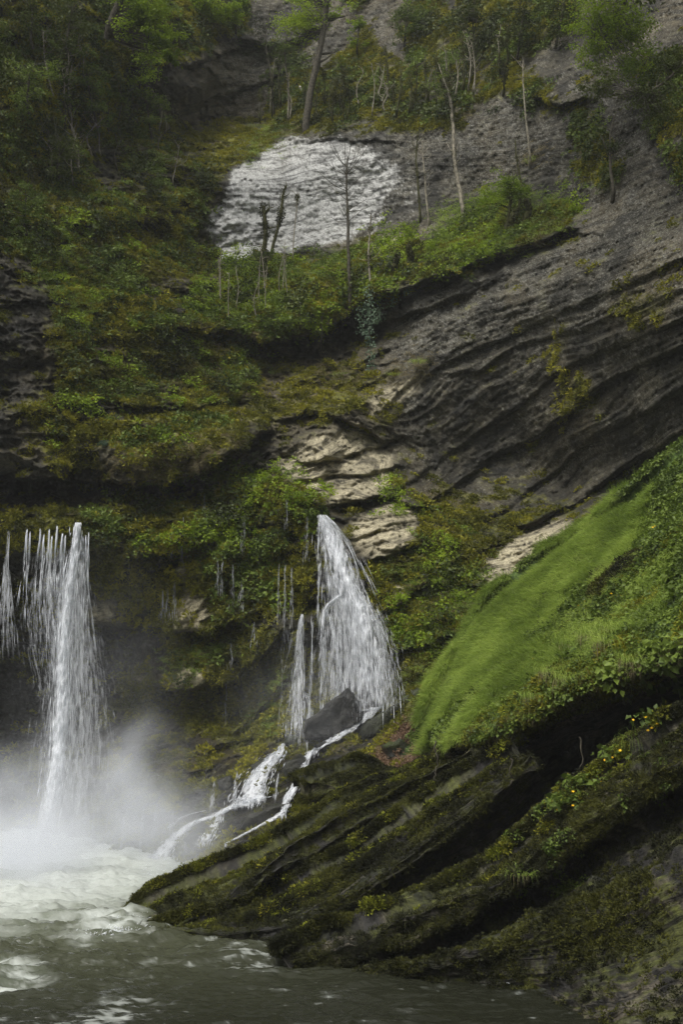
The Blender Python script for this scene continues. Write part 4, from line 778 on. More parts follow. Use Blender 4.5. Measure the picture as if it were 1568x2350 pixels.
# thin poles on the high ledge: individuals of one group
stem_lab = ['thin mossy stem on the shaded ledge above the grey cliff', 'slender pale stem on the shaded ledge above the grey cliff']
for k in range(46):
    u = rng.uniform(590, 1180); v = np.interp(u, [590, 700, 850, 1000, 1130, 1180], [285, 292, 262, 255, 215, 190]) - rng.uniform(-4, 70); h_ = rng.uniform(38, 105)
    pale = k % 3 == 0
    tree('sapling', stem_lab[1] if pale else stem_lab[0], 'sapling', [(u, v), (u + rng.normal() * 4, v - h_ * .5), (u + rng.normal() * 7, v - h_)], rng.uniform(.022, .055), .012,
         [(u, v - h_ * .9, 16, 36)] if k % 4 == 1 else [], 5, .5, PALEBARK if pale else MOSSBARK, DARKLEAF if k % 8 == 1 else HERB, .07, front=.7, knobs=[] if pale else [(rng.uniform(.2, .6), rng.uniform(.10, .19)), (rng.uniform(.4, .8), rng.uniform(.10, .18)), (rng.uniform(.7, .97), rng.uniform(.10, .17))],
         group='pale saplings on the high ledge' if pale else 'mossy saplings on the high ledge')
for k in range(26):
    u = rng.uniform(110, 400); v = rng.uniform(120, 420); h_ = rng.uniform(50, 120)
    tree('sapling', 'thin bare stem hanging on the dark overgrown slope', 'sapling', [(u, v), (u + rng.normal() * 8, v - h_ * .5), (u + rng.normal() * 14, v - h_)], .03, .012, [(u, v - h_ * .7, 26, 70)] if k % 2 else [], 6, .7, PALEBARK if k % 2 else BARK, HERB, .09, group='thin saplings on the overgrown slope')
for k in range(12):
    u = rng.uniform(500, 720); v = rng.uniform(640, 735); h_ = rng.uniform(60, 110)
    tree('sapling', 'straight thin pale stem on the green ledge', 'sapling', [(u, v), (u + rng.normal() * 3, v - h_ * .5), (u + rng.normal() * 5, v - h_)], .018, .01, [], 3, .3, PALEBARK, group='thin stems on the green ledge')
print('trees done')
def ordinal(group, what):
    L = sorted([o for o in C.objects if o.get('group') == group], key=lambda o: proj(np.array(o.location))[0])
    W = 'first second third fourth fifth sixth seventh eighth ninth tenth eleventh twelfth thirteenth fourteenth fifteenth sixteenth seventeenth eighteenth nineteenth twentieth'.split()
    for i, o in enumerate(L):
        j = len(L) - 1 - i
        o['label'] = what + (', leftmost' if i == 0 else ', rightmost' if j == 0 else ', ' + W[i] + ' from the left' if i <= j else ', ' + W[j] + ' from the right')
ordinal('mossy saplings on the high ledge', 'mossy stem on the high shaded ledge')
ordinal('pale saplings on the high ledge', 'pale slender stem on the high shaded ledge')
ordinal('thin saplings on the overgrown slope', 'thin bare stem on the overgrown slope')
ordinal('thin stems on the green ledge', 'straight pale stem on the green ledge')
# bushes (stem + foliage)
def bush(u, v, rpx, n, ls, mat, label, name='bush', cat='bush', group=None, Y=None, sq=.8):
    if Y is None: p, nrm = hit(u, v)
    else: p = pt(u, v, Y); nrm = np.array([0, -1, 0])
    r = rpx * p[1] / FPX; root = empty(name, p); tag(root, label, cat, group)
    st = Acc()
    for k in range(5):
        e = unit(np.array([rng.normal(), -.5 + rng.normal() * .5, 1.1])) * r * .9; st.add(*tube(smoothpath(np.array([[0, .1, -.05], e * .5 + rng.normal(size=3) * r * .08, e]), 6), np.linspace(.018, .006, 6), 4))
    link('stem', st.mesh('stem'), BARK, root)['kind'] = 'stuff'
    nb = max(5, n // 40); a = unit(rng.normal(size=(nb, 3))); a[:, 2] = np.abs(a[:, 2]); a[:, 1] = -np.abs(a[:, 1]); cen = a * r * rng.uniform(.3, 1, nb)[:, None] * np.array([1, .8, sq])
    cc = cen[rng.integers(0, nb, n)] + rng.normal(size=(n, 3)) * r * .2; v_, f_ = leaf_arr(cc, rng.normal(size=(n, 3)) + unit(cc) * .8, unit(rng.normal(size=(n, 3)) * .5 + [0, -.3, 1]), ls * rng.uniform(.6, 1.2, n), ls * .75 * rng.uniform(.7, 1.2, n))
    link('foliage', mesh_np('foliage', v_, [f_], False), mat, root); return root
B = [(1130,450,30,420,.07,BRIGHT,'bright green rounded bush left of the small leafy tree'), (262,300,42,620,.08,DARKLEAF,'dark rounded bush on the overgrown slope above the small pale rock patch'), (235,225,30,300,.09,HERB,'leafy bush high on the overgrown slope'),
     (352,430,34,520,.08,HERB,'leafy bush spilling over the edge left of the olive moss slope'), (340,370,26,300,.08,DARKLEAF,'dark bush below the banded grey rock'), (540,640,36,520,.07,HERB,'soft green bush at the foot of the white rock face'), (575,655,22,260,.07,DARKLEAF,'darker bush under the knobbly shrub'),
     (940,540,28,420,.065,BRIGHT,'bright bush at the right end of the white rock face'), (1000,575,26,360,.06,BRIGHT,'lime green bush on the ledge below the pale trunk'), (900,600,24,300,.06,HERB,'green bush between the stumps and the bare sapling'), (1080,560,22,260,.06,BRIGHT,'low lime bush on the ledge edge above the grey beds'),
     (1330,485,22,240,.07,BRIGHT,'low leafy bush at the far right of the green ledge'), (560,690,26,330,.06,BRIGHT,'low bright bush on the grassy shelf'), (640,700,24,300,.06,HERB,'low green bush in the middle of the grassy shelf'), (740,690,26,330,.06,BRIGHT,'yellowish low bush right of the grassy shelf'),
     (480,865,30,380,.06,HERB,'leafy bush at the corner where the ledge steps down'), (880,1140,20,240,.06,BRIGHT,'small bright bush on top of the tan blocks'), (905,1130,14,120,.05,HERB,'small herb clump beside the bright bush on the tan blocks'),
     (620,1110,28,420,.06,BRIGHT,'lime leafy bush at the top of the mossy curtain'), (690,1150,32,520,.06,BRIGHT,'large lime bush hanging just left of the middle waterfall top'), (470,1215,28,420,.06,BRIGHT,'round lime bush on the mossy wall between the two falls'), (520,1240,20,220,.05,BRIGHT,'small lime bush right of the round one on the mossy wall'),
     (390,1100,18,200,.07,HERB,'small dark-leaved bush under the long overhang'), (550,1110,22,240,.06,HERB,'green bush below the right end of the long overhang'), (600,1230,22,240,.06,BRIGHT,'lime bush low on the wet mossy wall'), (240,1020,16,130,.08,IVY,'blue-green rosette on the mossy shelf'), (870,1400,0,0,0,0,'')]
for u, v, r_, n_, ls, mt, lab in B[:-1]: bush(u, v, r_, n_, ls, mt, lab)
# ---- leafy plants one could pick out: copies of a few kinds
PL = [clump_mesh('leafy_plant', 34, .22, .12, .8, s, lw=.85, mat=HERB) for s in (51, 52, 53)] + [clump_mesh('leafy_plant', 30, .2, .10, .8, s, lw=.8, mat=BRIGHT) for s in (54, 55)]
def copies(name, meshes, pts, nrms, label, cat, group, smin, smax, upmix=.4):
    q = frames(np.array(nrms), upmix)
    for i, p in enumerate(pts):
        o = link(name, meshes[rng.integers(0, len(meshes))]); o.location = Vector([float(x) for x in p]); o.rotation_mode = 'QUATERNION'; o.rotation_quaternion = Quaternion([float(x) for x in q[i]])
        s = float(rng.uniform(smin, smax)); o.scale = (s, s, s); tag(o, label, cat, group)
P_, N_ = sample(CP, CN, M_herb * (1 - M_pale) * (GV > 560) * (GV < 1080) * (GU > 60) * (GU < 640), 38); copies('leafy_plant', PL, P_, N_, 'leafy plant rooted in the mossy wall above the long overhang', 'plant', 'leafy plants on the mossy wall above the overhang', .7, 1.3)
P_, N_ = sample(CP, CN, M_herb * (GV > 1090) * (GV < 1420) * (GU > 200) * (GU < 740), 30); copies('leafy_plant', PL, P_, N_, 'leafy plant on the dripping wall between the two falls', 'plant', 'leafy plants on the dripping wall between the falls', .6, 1.1)
P_, N_ = sample(CP, CN, M_herb * (GV > 480) * (GV < 740) * (GU > 640) * (GU < 1360), 26); copies('leafy_plant', PL[3:], P_, N_, 'bright leafy plant on the ledge under the grey cliff', 'plant', 'leafy plants on the ledge under the grey cliff', .6, 1.1)
P_, N_ = sample(BG, BN, BA * (BT > 2.4) * (BT < 4.6) * (BS > .35) * (1 - finegrass), 38); copies('leafy_plant', PL[:3], P_, N_, 'broad-leaved plant near the edge of the steep bank', 'plant', 'broad-leaved plants near the edge of the bank', .7, 1.25, .6)
def at_px(L, only=None):
    h = [hit(u, v, only) for u, v in L]; return [x[0] for x in h], [x[1] for x in h]
# right-hand leaf sprays against the dark
P_, N_ = at_px([(1505,1490),(1530,1500),(1555,1520),(1480,1520),(1540,1555),(1500,1570),(1560,1580),(1570,1480),(1520,1530),(1475,1545),(1400,1560),(1420,1590)], 'grassy_bank'); copies('leafy_plant', PL[:3], P_, N_, 'dark green plant hanging before the black hollow under the bank', 'plant', 'plants hanging before the black hollow', 1.0, 1.5, .5)
ordinal('leafy plants on the mossy wall above the overhang', 'leafy plant on the mossy wall above the long overhang')
ordinal('leafy plants on the dripping wall between the falls', 'leafy plant on the dripping wall between the falls')
ordinal('leafy plants on the ledge under the grey cliff', 'bright leafy plant on the ledge under the grey cliff')
ordinal('broad-leaved plants near the edge of the bank', 'broad-leaved plant near the edge of the bank')
ordinal('plants hanging before the black hollow', 'dark green plant hanging before the black hollow')
# ---- marsh marigolds: leaves + flowers
def petal_flower(r, seed):
    g = np.random.default_rng(seed); th = np.arange(5) * 2 * PI / 5 + g.random(); d = np.stack([np.cos(th), np.sin(th), np.full(5, .35)], -1)
    v, f = leaf_arr(np.zeros((5, 3)), d, np.tile([0, 0, 1.0], (5, 1)), np.full(5, r), np.full(5, r * .95), .15); return v, f
def marigold(u, v, fl_px, label, nleaf=26, r=.17, only=None):
    p, nrm = hit(u, v, only); root = empty('marigold', p); tag(root, label, 'flowering plant', None)
    link('leaves', clump_mesh('leaves', nleaf, r, .10, .7, int(u + v), lw=1.0, mat=HERB), None, root)
    for (fu, fv) in fl_px:
        q, _ = hit(fu, fv, only); q = pt(fu, fv, q[1] - .12); vv, ff = petal_flower(.027, int(fu)); tocam = unit(CAM - q) * .6 + np.array([0, 0, .7])
        X = unit(np.cross(tocam, [0, 1, .3])); Z = unit(tocam); Yv = np.cross(Z, X); vv = vv @ np.stack([X, Yv, Z]) + (q - p)
        link('flower', mesh_np('flower', vv, [ff], False), YELLOW, root)
F = [((1042,1562),[(1044,1562),(1040,1566)],'lowest marigold at the left tip of the grassy bank'), ((1080,1572),[(1074,1575),(1078,1569),(1096,1572),(1085,1580)],'marigold with four flowers near the left tip of the grassy bank'),
     ((1100,1560),[(1079,1555),(1104,1566)],'marigold just above the four-flowered one'), ((1134,1542),[(1134,1542),(1126,1548)],'marigold in the mossy edge of the bank'), ((1155,1520),[(1154,1520)],'single marigold beside the fine grass'), ((1184,1500),[(1184,1500),(1190,1506)],'marigold on the crest of the bank edge'),
     ((1236,1512),[(1225,1512)],'marigold among round leaves on the bank edge'), ((1250,1465),[(1249,1465),(1253,1460)],'pair of marigold flowers above the long grass'), ((1330,1388),[(1329,1390),(1344,1380),(1338,1384)],'marigold cluster left of the dark mossy lump'),
     ((1354,1345),[(1354,1345),(1369,1357),(1360,1350)],'marigold cluster above the dark mossy lump'), ((1394,1303),[(1394,1303),(1388,1308)],'marigold in the leafy cover below the crest'), ((1434,1282),[(1434,1282),(1430,1286)],'marigold on the leafy slope'), ((1500,1212),[(1499,1210),(1504,1208),(1494,1214)],'uppermost marigold on the leafy slope'),
     ((1405,1362),[(1404,1362),(1389,1372)],'marigold right of the dark mossy lump'),((1470,1340),[(1472,1338)],'lone marigold flower among dense leaves')]
for (c, fl_, lab) in F: marigold(c[0], c[1], fl_, lab)
for (c, fl_, lab) in [((1480,1650),[(1497,1670),(1501,1690),(1482,1645),(1454,1652),(1510,1660),(1488,1676)],'large orange-flowered clump at the dark right ledge'), ((1510,1680),[(1515,1700),(1502,1708)],'second flowering clump just under the large one at the dark ledge'), ((1400,1740),[(1406,1738),(1389,1744),(1424,1722)],'marigold with sparse flowers on the crest of the lower ridge'),
                     ((1325,1815),[(1321,1811),(1316,1816),(1330,1808),(1344,1805),(1309,1831)],'marigold patch with many flowers on the lower ridge'), ((1285,1855),[(1316,1848),(1281,1858)],'marigold at the lower end of the flower patch'), ((1375,1800),[(1381,1792)],'leafy marigold with one flower on the lower ridge')]:
    marigold(c[0], c[1], fl_, lab, 60, .32, 'lower_ridge')
marigold(862, 1912, [(866,1906),(856,1917)], 'tiny marigold between the two dark ridges', 14, .10, 'middle_ridge')
# ---- long grass tussocks
def tussock(u, v, h_, label, only=None, n=150, mat=GRASS, lean=(.1, -.5, .1), r=.18):
    p, nrm = hit(u, v, only); root = empty('grass_tussock', p); tag(root, label, 'grass tussock')
    link('green_blades', blades(n, r, h_, .011, 1.5, int(u), lean=lean, seg=6, spread=.7, mat=mat, name='green_blades'), None, root)['kind'] = 'stuff'
    link('dead_blades', blades(n // 2, r * .8, h_ * .9, .010, 3.2, int(v), lean=(lean[0] * .5, -.7, -.5), seg=6, spread=.5, mat=DRY, name='dead_blades'), None, root)['kind'] = 'stuff'
for u, v, h_, lab in [(1350,1460,.75,'long-bladed tussock leaning over the edge of the bank'), (1385,1478,.75,'tussock with brown dead blades under the long-bladed one'), (1300,1480,.65,'bright tussock on the crest of the bank edge'), (1448,1515,.55,'spiky tussock at the shaded end of the bank'), (1300,1560,.7,'tussock drooping low over the mossy edge'), (1255,1545,.55,'small tussock in the moss of the bank edge'),
                      (1150,1690,.5,'tussock on the lowest moss lump of the bank'), (1220,1600,.5,'tussock hidden in moss under the bank edge'), (1410,1440,.55,'tussock between broad leaves on the bank'), (1150,1590,.4,'short tussock at the left part of the bank edge')]:
    tussock(u, v, h_, lab, 'grassy_bank')
tussock(1470, 1720, .6, 'drooping tussock under the flowers on the dark ledge', 'lower_ridge', 110)
tussock(1200, 2010, .3, 'small tussock in the middle of the dark lower ridge', 'lower_ridge', 50)
for u, v, h_, lab in [(960,835,.45,'straw and green tussock on the grey slab below the hanging ivy'), (905,862,.35,'low straw tussock left of the grey slab'), (780,862,.4,'wispy straw tussock under the dark ledge'), (1222,375,.5,'tussock clinging to the dark right cliff'), (1168,560,.35,'straw tussock at the ledge edge below the stumps'), (660,298,.5,'overhanging tussock at the top of the white rock face'), (632,860,.35,'straw tussock at the corner of the mossy wall')]:
    tussock(u, v, h_, lab, 'cliff', 90, lean=(0, -.4, .1))
# ---- hanging ivy
def ivy(pts, label, n=150):
    Y = min(float(cYs(u, v)) for u, v in pts) - .25; w = pt([p[0] for p in pts], [p[1] for p in pts], np.full(len(pts), Y)); o = w[0].copy(); root = empty('ivy', o); tag(root, label, 'ivy')
    q = smoothpath(w, 20, .02) - o; v, f = tube(q, np.linspace(.014, .006, 20), 4); link('stem', mesh_np('stem', v, [f]), BARK, root)
    i = rng.random(n) * 19; k = i.astype(int); c = q[k] * (1 - (i - k))[:, None] + q[np.minimum(k + 1, 19)] * (i - k)[:, None] + rng.normal(size=(n, 3)) * np.array([.10, .05, .05])
    v, f = leaf_arr(c, rng.normal(size=(n, 3)) * .5 + [0, -.2, -1], rng.normal(size=(n, 3)) * .4 + [0, -1, .4], .075 * rng.uniform(.6, 1.2, n), .07 * rng.uniform(.7, 1.2, n)); link('leaves', mesh_np('leaves', v, [f], False), IVY, root)
for pts, lab in (([(688,198),(694,212),(697,224)], 'broken bleached branch beside the leaning trunk'), ([(711,248),(715,258),(724,267)], 'bleached stub at the foot of the leaning trunk'), ([(770,238),(778,262),(782,285)], 'bleached twig on the slope right of the leaning trunk')):
    Y = float(cYs(*pts[0])) - .45; w = pt([p[0] for p in pts], [p[1] for p in pts], [Y, Y - .1, Y - .15]); q = smoothpath(w, 8, .01); v_, f_ = tube(q - w[0], np.linspace(.045, .02, 8), 6)
    o = link('broken_branch', mesh_np('broken_branch', v_, [f_]), mat_plain('bleached_wood', (.5, .46, .38), .8)); o.location = Vector([float(x) for x in w[0]]); tag(o, lab, 'branch')
ivy([(846,655),(850,700),(848,750),(852,800),(850,850)], 'longest ivy curtain hanging from the green ledge', 330)
ivy([(825,660),(828,700),(832,740),(836,765)], 'short ivy strand left of the longest one', 170)
ivy([(872,650),(874,690),(868,720),(862,740)], 'ivy strand right of the longest one', 150)
ivy([(900,640),(904,670),(900,700)], 'short ivy tuft under the bushes on the ledge', 100)
ivy([(935,625),(938,650),(932,675)], 'small ivy tuft below the forked stump', 80)
ivy([(838,655),(838,690),(844,720)], 'thin ivy strand against the longest curtain', 110)
for k, (pts, lab) in enumerate([([(1330,1690),(1335,1740),(1325,1790),(1340,1830)], 'thin root dangling in the black hollow under the bank'), ([(1172,1740),(1176,1790),(1168,1800)], 'short root hanging from the moss lump'), ([(740,700),(738,770),(728,800)], 'bare root dangling under the grassy shelf'), ([(1000,1700),(1003,1760),(995,1790)], 'thin root on the end of the bank')]):
    Y = 19.2 if v > 0 and pts[0][1] > 1000 else float(cYs(*pts[0])) - .4; w = pt([p[0] for p in pts], [p[1] for p in pts], np.full(len(pts), Y)); q = smoothpath(w, 14, .02); v_, f_ = tube(q - w[0], np.linspace(.016, .006, 14), 5)
    o = link('root', mesh_np('root', v_, [f_]), BARK); o.location = Vector([float(x) for x in w[0]]); tag(o, lab, 'root')
print('plants done')

# ------------------------------------------------------------------ boulders
def boulder(hull, label, name='boulder', group=None, out=.15, amp=.06, moss=0.0, sub=3, thick=1.0, Y=None, tilt=0.0):
    """hull: outline (u, v) seen from the front at distance Y, given a real thickness and a broken surface"""
    import bmesh
    Y = float(np.mean([cYs(p[0], p[1]) for p in hull])) - out
    pts = pt([p[0] for p in hull], [p[1] for p in hull], [Y] * len(hull)); c = pts.mean(0)
    bm = bmesh.new()
    for s, off in ((.92, -.18), (1.0, .15), (.9, thick)):
        for p in pts: q = c + (p - c) * s; bm.verts.new(Vector([float(q[0]), float(q[1] + off * (1.0 if s != 1 else 1)), float(q[2])]))
    bmesh.ops.convex_hull(bm, input=bm.verts); 
    for v in [v for v in bm.verts if not v.link_faces]: bm.verts.remove(v)
    bmesh.ops.triangulate(bm, faces=bm.faces)
    for _ in range(sub): bmesh.ops.subdivide_edges(bm, edges=bm.edges, cuts=1, use_grid_fill=True, smooth=0)
    bm.normal_update(); co = np.array([v.co for v in bm.verts]); no = np.array([v.normal for v in bm.verts])
    co = co + no * (amp * 1.8 * fbm(co, 1.9, 3, seed=c[0]) + amp * .8 * fbm(co, 5, 3, .6, seed=c[2]))[:, None]
    for v, q in zip(bm.verts, co): v.co = Vector([float(x) for x in q - c])
    me = bpy.data.meshes.new(name); bm.to_mesh(me); bm.free(); me.polygons.foreach_set('use_smooth', np.ones(len(me.polygons), bool))
    a = fbm(co, 2, 4, .6, seed=4); b_ = fbm(co, 7, 3, .6, seed=5)
    cl_ = mix(V(.012, .012, .011), V(.040, .038, .033), sstep(-.4, .5, a + .5 * b_)); cl_ = mix(cl_, V(.035, .045, .012), moss * sstep(-.3, .2, a + no[:, 2] * .6)); setcol(me, 'Col', np.clip(cl_, .004, .6)); setf(me, 'wet', np.full(len(co), .75))
    o = link(name, me, ROCK); o.location = Vector([float(x) for x in c]); tag(o, label, 'boulder', group); return o
boulder([(796,1582),(812,1592),(836,1640),(834,1652),(760,1694),(700,1700),(690,1680),(705,1655),(750,1620)], 'large dark pointed boulder at the foot of the middle waterfall', Y=30.0, thick=1.6, sub=3, out=1.35)
for h_, Y, lab, ms in [([(650,1702),(672,1690),(695,1694),(702,1708),(690,1716),(655,1714)], 29.6, 'flat wet stone where the left stream starts', .6), ([(662,1748),(690,1736),(712,1742),(706,1790),(680,1812),(655,1800),(648,1770)], 29.0, 'dark stone between the two stream arms', .2),
                      ([(575,1755),(600,1742),(615,1752),(606,1778),(580,1785)], 30.0, 'dark stone left of the broad cascade', .2), ([(500,1790),(530,1778),(540,1800),(520,1815),(500,1810)], 30.3, 'small wet stone above the lower stream', .1), ([(560,1880),(620,1850),(680,1838),(672,1862),(600,1895),(530,1915)], 28.0, 'long low ledge stone between cascade and lower stream', .1),
                      ([(420,1925),(460,1895),(500,1900),(480,1930),(440,1950)], 28.4, 'wet stone at the foot of the cascade', .1), ([(840,1660),(900,1625),(960,1580),(980,1590),(930,1650),(860,1690),(820,1700)], 28.9, 'long dark slab along the right side of the stream', .5),
                      ([(720,1712),(770,1694),(800,1690),(780,1712),(740,1730)], 28.8, 'wet slab below the pointed boulder', .2), ([(880,1712),(915,1695),(945,1710),(935,1745),(890,1745)], 26.2, 'mossy round stone on the brown leaf slope', 1.0)]:
    boulder(h_, lab, Y=Y, thick=.8, moss=ms, sub=2, amp=.05)

# ------------------------------------------------------------------ falling water
def spindles(A, Bp, r, bow=None):
    """pointed threads from A to B, radius r in the middle"""
    n = len(A); d = Bp - A; m = A + d * .45 + (bow if bow is not None else 0); t = unit(d); s = unit(np.cross(t, np.tile([.2, 1, .1], (n, 1)))); w = np.cross(t, s); r = r[:, None]
    V_ = np.stack([A, m + s * r, m + (-s * .5 + w * .87) * r, m + (-s * .5 - w * .87) * r, Bp], 1).reshape(-1, 3); b = (np.arange(n) * 5)[:, None]
    f = np.concatenate([b + np.array([[0, 1, 2]]), b + np.array([[0, 2, 3]]), b + np.array([[0, 3, 1]]), b + np.array([[4, 2, 1]]), b + np.array([[4, 3, 2]]), b + np.array([[4, 1, 3]])])
    return V_, f
def run_path(path, cov, lpx, rad, Yf_, jit=.12, dens=None, w=1.0, patch=.5, fil_share=.45):
    """path (u, v, half width px); pointed threads of water follow it. cov: how densely they cover it. Yf_: distance as a function of (u, v)"""
    p = np.array(path, float); dl = np.hypot(np.diff(p[:, 0]), np.diff(p[:, 1])); seg = np.concatenate([[0], np.cumsum(dl)]); Lt = seg[-1]
    area = float((dl * (p[1:, 2] + p[:-1, 2])).sum()) * w * .9; one = (lpx[0] + lpx[1]) / 2 * (rad[0] + rad[1]) / 2 * .8 * 84
    n = int(max(12, cov * area / one)); m = n * 3
    t = rng.random(m) if dens is None else np.interp(rng.random(m), np.cumsum(dens) / np.sum(dens), np.linspace(0, 1, len(dens)))
    t = t * Lt; a = np.clip(rng.normal(size=m) * .55, -1.7, 1.7)
    K = max(3, n // 60); a0 = np.clip(rng.normal(size=K) * .55, -1.3, 1.3); ph = rng.random(K) * 6; k = rng.integers(0, K, m); fil = a0[k] + .08 * np.sin(t / 33 + ph[k]) + rng.normal(size=m) * .035
    a = np.where(rng.random(m) < fil_share, fil, a)
    def at(t):
        tt = np.minimum(t, Lt); x = np.interp(tt, seg, p[:, 0]); y = np.interp(tt, seg, p[:, 1]) + (t - tt); h_ = np.interp(tt, seg, p[:, 2]); return x + a * h_ * w, y
    u_, v_ = at(t); keep = rng.random(m) < (1 - patch) + patch * 1.6 * sstep(-.25, .3, perlin(np.stack([u_ / 7, v_ / 26, u_ * 0 + Lt], -1)))
    idx = np.nonzero(keep)[0][:n]; t = t[idx]; a = a[idx]; n = len(idx)
    L = rng.uniform(lpx[0], lpx[1], n) * rng.uniform(.4, 1.2, n); t2 = t + L
    ua, va = at(t); ub, vb = at(t2); dy = rng.normal(size=n) * jit
    YA = Yf_(ua, va) + dy; YB = Yf_(ub, vb) + dy
    r = rng.uniform(rad[0], rad[1], n) * (rng.random(n) ** .7 * .8 + .35)
    return spindles(pt(ua, va, YA), pt(ub, vb, YB), r)
def veil_grid(path, Yf_, off=0.0, k=1.0, bulge=.12, na=15, step=5.0, rag=.25):
    p = np.array(path, float); dl = np.hypot(np.diff(p[:, 0]), np.diff(p[:, 1])); seg = np.concatenate([[0], np.cumsum(dl)]); n = max(6, int(seg[-1] / step))
    t = np.linspace(0, seg[-1], n); x = np.interp(t, seg, p[:, 0]); y = np.interp(t, seg, p[:, 1]); h_ = np.interp(t, seg, p[:, 2]) * k
    tx = np.gradient(x); ty = np.gradient(y); L = np.hypot(tx, ty); nx, ny = ty / L, -tx / L
    vert = np.clip(np.abs(ty / L), 0, 1) > .6; nx = np.where(vert.mean() > .7, 1.0, nx); ny = np.where(vert.mean() > .7, 0.0, ny)
    a = np.linspace(-1, 1, na); A, T = np.meshgrid(a, t); H = h_[:, None] * (1 + rag * perlin(np.stack([A * 1.0, T / 14, T * 0 + seg[-1]], -1)))
    U = x[:, None] + A * H * nx[:, None]; V_ = y[:, None] + A * H * ny[:, None]
    Y = Yf_(U, V_) - off - bulge * (1 - A ** 2) + .10 * perlin(np.stack([U / 6, V_ / 22, U * 0], -1))
    fade = (1 - np.abs(A) ** 3) * sstep(0, .03, T / seg[-1]) * sstep(1.0, .86, T / seg[-1])
    return pt(U, V_, Y), fade
def mat_veil(name, lo, hi, amax, sx=16, sz=1.3):
    m = mat_water_white(name); nt = m.node_tree; N = nt.nodes; L = nt.links; out = N['Material Output']; src = out.inputs['Surface'].links[0].from_socket
    g = N.new('ShaderNodeNewGeometry'); mp = N.new('ShaderNodeMapping'); mp.inputs['Scale'].default_value = (sx, 3, sz); L.new(g.outputs['Position'], mp.inputs[0])
    nz = N.new('ShaderNodeTexNoise'); nz.inputs['Scale'].default_value = 1; nz.inputs['Detail'].default_value = 5; nz.inputs['Roughness'].default_value = .62; L.new(mp.outputs[0], nz.inputs['Vector'])
    mr = N.new('ShaderNodeMapRange'); mr.inputs[1].default_value = lo; mr.inputs[2].default_value = hi; mr.inputs[4].default_value = amax; L.new(nz.outputs['Fac'], mr.inputs[0])
    fa = N.new('ShaderNodeAttribute'); fa.attribute_name = 'fade'; mu = N.new('ShaderNodeMath'); mu.operation = 'MULTIPLY'; L.new(mr.outputs[0], mu.inputs[0]); L.new(fa.outputs['Fac'], mu.inputs[1])
    tp = N.new('ShaderNodeBsdfTransparent'); ms = N.new('ShaderNodeMixShader'); L.new(mu.outputs[0], ms.inputs[0]); L.new(tp.outputs[0], ms.inputs[1]); L.new(src, ms.inputs[2]); L.new(ms.outputs[0], out.inputs['Surface'])
    return m
VEIL = mat_veil('water_veil', .44, .66, .75); RIBBON = mat_veil('white_water', .30, .52, 1.0, 7, 3)
def veils(root, pname, mat, runs):
    o0 = np.array(root.location)
    for r_ in runs:
        G, fade = veil_grid(**r_); me = mesh_np(pname, G.reshape(-1, 3) - o0, [gridfaces(*G.shape[:2])]); setf(me, 'fade', fade); link(pname, me, mat, root)
def fall(name, label, parts, cat='waterfall'):
    first = None; root = None
    for pname, mat, runs in parts:
        acc = Acc()
        for r_ in runs: acc.add(*run_path(**r_))
        v = np.concatenate(acc.v)
        if root is None: c = v.mean(0); c = np.array([c[0], c[1], v[:, 2].min()]); root = empty(name, c); tag(root, label, cat)
        o = link(pname, mesh_np(pname, v - c, [np.concatenate(acc.f)]), mat, root); o['kind'] = 'stuff'
    return root
def freeY(y0, y1, v0, v1): return lambda u, v: y0 + (y1 - y0) * np.clip((v - v0) / (v1 - v0), 0, 1) ** 1.5
def surfY(off): return lambda u, v: cYs(u, v) - off
LFY = freeY(31.0, 30.0, 1205, 1950)
core = [(178,1198,8),(176,1230,10),(169,1290,11),(159,1350,13),(150,1420,15),(145,1500,17),(143,1580,19),(139,1660,22),(134,1740,24),(120,1820,25),(104,1900,26),(98,1950,26)]
RAMP = [0, .5, 1, 1.2, 1.1, 1, .8, .6, .4]
left_fall = fall('waterfall', 'tall white column of the left waterfall dropping into the misty pool', [
    ('water_column', WHITE, [dict(path=core, cov=1.4, lpx=(15, 95), rad=(0.0064, 0.0173), Yf_=LFY, jit=.22, w=1.0), dict(path=[(u, v, h_ * .55) for u, v, h_ in core], cov=2.6, lpx=(15, 76), rad=(0.0112, 0.0259), Yf_=LFY, jit=.10, dens=[1.5, 1.4, 1.3, 1.2, 1.1, 1, .8, .6, .4]), dict(path=[(174,1200,10),(173,1216,11)], cov=2, lpx=(10, 38), rad=(0.0112, 0.0216), Yf_=LFY, jit=.08)]),
    ('spray', WHITE_S, [dict(path=[(182,1280,12),(175,1400,34),(180,1550,52),(185,1700,66),(170,1940,75)], cov=.75, lpx=(10, 57), rad=(0.0024, 0.0065), Yf_=LFY, jit=.5, dens=RAMP, patch=.8),
                      dict(path=[(168,1250,16),(150,1400,30),(146,1600,42),(126,1850,52)], cov=.7, lpx=(13, 68), rad=(0.0032, 0.0079), Yf_=LFY, jit=.35)])])
veils(left_fall, 'veil', VEIL, [dict(path=core, Yf_=LFY, off=0.0, k=1.15), dict(path=core, Yf_=LFY, off=.25, k=.8), dict(path=[(180,1400,14),(176,1550,28),(168,1700,42),(150,1930,52)], Yf_=LFY, off=-.3, k=1)])
veils(left_fall, 'core', RIBBON, [dict(path=core, Yf_=LFY, off=.1, k=.72, rag=.45, bulge=.2)])
cur = []
